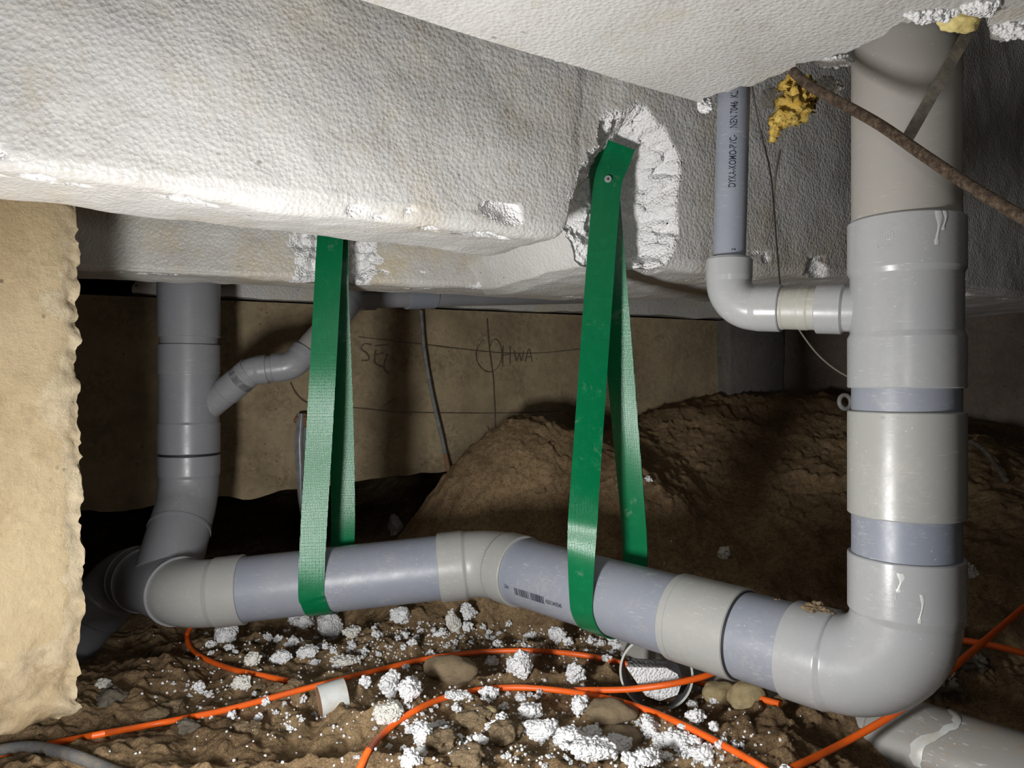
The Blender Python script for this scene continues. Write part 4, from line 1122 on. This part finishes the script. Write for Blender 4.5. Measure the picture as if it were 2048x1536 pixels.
heroes = [ # px, py(base), rx px, rz px, dirty, label
 (448,1290,30,24,0,'white foam chunk under the left bend near the orange hook'),
 (600,1262,32,22,0,'white foam chunk directly below the left strap, left half'),
 (655,1282,34,34,0,'large white foam chunk below the left strap, right half'),
 (703,1278,22,14,1,'grey-skinned foam flake right of the strap chunks'),
 (800,1250,28,20,0,'white foam cluster under the run, left of the middle bend'),
 (905,1266,20,24,1,'cream pointed foam chunk under the middle bend'),
 (935,1242,18,22,0,'white crumbly foam piece touching the cream pointed chunk'),
 (500,1335,18,18,1,'greyish foam piece inside the curve of the hooked cable'),
 (560,1330,26,14,0,'white foam crumbs heap right of the hooked cable'),
 (615,1320,24,14,0,'white foam heap between the hooked cable and the long cable'),
 (690,1330,40,9,1,'thin drift of dusty foam above the long orange cable'),
 (775,1400,24,34,0,'tall white foam slab below the long cable, left one'),
 (815,1408,28,32,0,'rounded white foam slab below the long cable, right one'),
 (778,1450,40,26,1,'broad foam chunk with brown tint left of the arching cable'),
 (728,1378,12,14,0,'small white foam knob left of the tall slab'),
 (1040,1362,32,34,0,'large faceted white foam chunk between the two cables'),
 (985,1333,14,11,0,'small flat foam chip above the flat brown stone'),
 (980,1402,22,17,0,'white foam piece right below the arching cable top'),
 (912,1405,30,12,0,'flat white foam smear below the arching cable'),
 (1058,1440,28,20,0,'white beaded foam chunk in the middle foreground'),
 (1160,1432,18,26,0,'beaded foam column left of the sand-coated stone'),
 (1150,1370,26,22,0,'loose foam beads cluster behind the arching cable'),
 (1115,1290,22,16,0,'foam cluster under the right strap'),
 (1395,1450,20,16,0,'white foam lump right of the round offcut'),
 (1430,1462,10,9,0,'tiny foam lump at the foot of the right sand heap'),
 (1300,1478,16,24,0,'upright foam lump right of the rounded brown stone'),
 (1245,1450,20,20,0,'knobbly foam lump on top of the rounded brown stone'),
 (845,1495,24,28,0,'white foam chunk leaning on a sand clod at the bottom'),
 (1085,1490,42,30,0,'long white foam drift in the bottom middle'),
 (1190,1528,56,26,0,'thick white foam heap at the bottom edge'),
 (1290,1535,42,20,0,'white bead heap at the bottom right of the thick heap'),
 (1360,1500,34,18,0,'bead-covered foam patch above the lower cable end'),
 (1410,1530,30,18,0,'small bead-covered foam patch near the cable end'),
 (820,1540,26,18,0,'foam heap on the bottom edge left of centre'),
 (478,1380,22,17,1,'dusty foam lump left of the buried cable end'),
 (1450,1120,15,15,1,'white foam lump on the dark sand behind the run'),
 (1944,1158,17,20,1,'pale foam lump on the sand right of the stack'),
 (790,1070,20,24,1,'dim foam lump in the shade behind the run'),
 (1296,965,9,6,0,'tiny foam chip on the far mound beside the right strap'),
 (1330,1330,24,20,0,'crumbly foam seen through the round pipe offcut'),
 (1140,1500,34,22,0,'foam heap joining the long drift and the thick heap'),
 (1235,1512,40,20,0,'foam heap between the thick heap and the bead heap'),
 (1180,1480,22,14,0,'small foam knob above the thick heap'),
 (205,1378,18,10,1,'dim foam scrap beside the left concrete beam'),
]
for i, (px, py, rx, rz, dd, lab) in enumerate(heroes):
    g = hit(px, py); s = g.y / F
    r = (rx * s, (rx * .55 + rz * .3) * s, rz * s)
    nb = int(14 + rx * 1.6)
    o = popcorn('foam_chunk', (g.x, g.y + r[1] * .5, min(g.z, G1(g.x, g.y + r[1] * .5)) - r[2] * .15), r, M_CRUMBD if dd else M_CRUMB, 100 + i, nb, .0030)
    tag(o, lab, 'foam piece')
# wedge inside the offcut
def wedge():
    pl = [(-.046, .010), (.016, .008), (.034, -.002), (.040, -.018), (.034, -.034), (.006, -.044), (-.016, -.036), (-.030, -.014)]
    n = len(pl); V = []; Fc = []; R = 10
    d = Vector((.22, .95, -.10)).normalized()
    for k in range(R):
        t = k / (R - 1)
        for x, z in pl:
            j = .0012 * float(vnoise(x * 300, z * 300, k)); V.append(oc + d * (.004 + .05 * t) + Vector((x * .97 + j + .000, 0, z * .97 + j)))
    for k in range(R - 1):
        for i in range(n):
            i2 = (i + 1) % n; Fc.append((k * n + i, k * n + i2, (k + 1) * n + i2, (k + 1) * n + i))
    Fc.append(tuple(range(n))[::-1]); Fc.append(tuple((R - 1) * n + i for i in range(n)))
    o = link('foam_wedge', V, Fc, M_CRUMB, None, True, 35); tag(o, 'clean-cut white foam wedge lying inside the round pipe offcut', 'foam piece')
wedge()

# small crumbs: a few shapes, many copies
protos = []
for k in range(8):
    o = popcorn('foam_crumb', (0, 0, 0), (.008, .007, .005), M_CRUMB, 300 + k, 26 + 3 * k, .0026, core=(k % 2 == 0)); protos.append(o)
LABC = 'small popcorn-like white foam crumb lying loose on the sand'
GRP = 'foam crumbs on the sand'
zones = [(640,1300,230,35,64),(850,1265,130,30,30),(1000,1290,130,30,36),(1220,1290,70,35,22),(560,1420,120,50,12),(1000,1420,170,60,40),(1220,1490,190,45,62),(1380,1500,70,30,22),(900,1480,120,40,22),(380,1370,60,30,10),(1400,1400,60,30,8)]
ZL = ['below the left part of the run', 'below the middle bend', 'between middle bend and right strap', 'below the right strap', 'between long cable and the left sand heap', 'around the arching cable', 'in the bottom foam heap', 'left of the right sand heap', 'at the bottom near the sand clods', 'by the hooked cable', 'right of the round pipe offcut']
rnd = random.Random(11); cnt = 0
for zi, (cx, cy, sx, sy, n) in enumerate(zones):
    for _ in range(n):
        px, py = rnd.gauss(cx, sx * .6), rnd.gauss(cy, sy * .6)
        if py < 1245 or py > 1550 or px < 190: continue
        g = hit(px, py); src = protos[cnt % 8]
        o = src if cnt < 8 else src.copy()
        if cnt >= 8: COL.objects.link(o)
        s = rnd.choice((.35, .5, .6, .8, 1.1, 1.3)); o.scale = (s, s * rnd.uniform(.7, 1.1), s * rnd.uniform(.7, 1.1))
        o.rotation_euler = (rnd.uniform(-.3, .3), rnd.uniform(-.3, .3), rnd.uniform(0, 6.28)); o.location = (g.x, g.y, g.z - .001 * s)
        tag(o, 'small popcorn-like white foam crumb ' + ZL[zi], 'foam crumb', 'foam crumbs ' + ZL[zi]); cnt += 1
# single beads: far beyond counting
import bmesh
bm = bmesh.new(); bmesh.ops.create_icosphere(bm, subdivisions=2, radius=1)
sv = np.array([q.co[:] for q in bm.verts]); sf = np.array([[q.index for q in fa.verts] for fa in bm.faces]); bm.free()
vs = []; fs = []; off = 0; nr_ = np.random.RandomState(5)
bx = []
for (cx, cy, sx, sy, n) in zones + [(900, 1390, 420, 90, 60), (700, 1400, 300, 90, 30), (1300, 1100, 300, 100, 2), (1500, 1480, 60, 30, 3)]:
    for _ in range(n * 5): bx.append((nr_.normal(cx, sx * .7), nr_.normal(cy, sy * .8)))
bx = [(a, b) for a, b in bx if 1000 < b < 1560 and 200 < a < 1640 and (b > 1245 or a > 1200)]
# vectorised ground hit
A = np.array(bx); ys = np.linspace(.8, 1.9, 500)
XS = (A[:, 0:1] - 1024) / F * ys; ZS = (768 - A[:, 1:2]) / F * ys; D = ZS - G(XS, np.broadcast_to(ys, XS.shape)); kx = np.argmax(D < 0, axis=1)
for i, k in enumerate(kx):
    if k == 0: continue
    r = nr_.uniform(.0009, .0024); vs.append(sv * r + np.array([XS[i, k], ys[k], ZS[i, k] + r * .5])); fs.append(sf + off); off += len(sv)
bd = link('foam_beads', np.concatenate(vs), np.concatenate(fs), M_CRUMB, None, True); tag(bd, 'countless tiny white foam beads scattered over the sand', 'foam beads', kind='stuff')
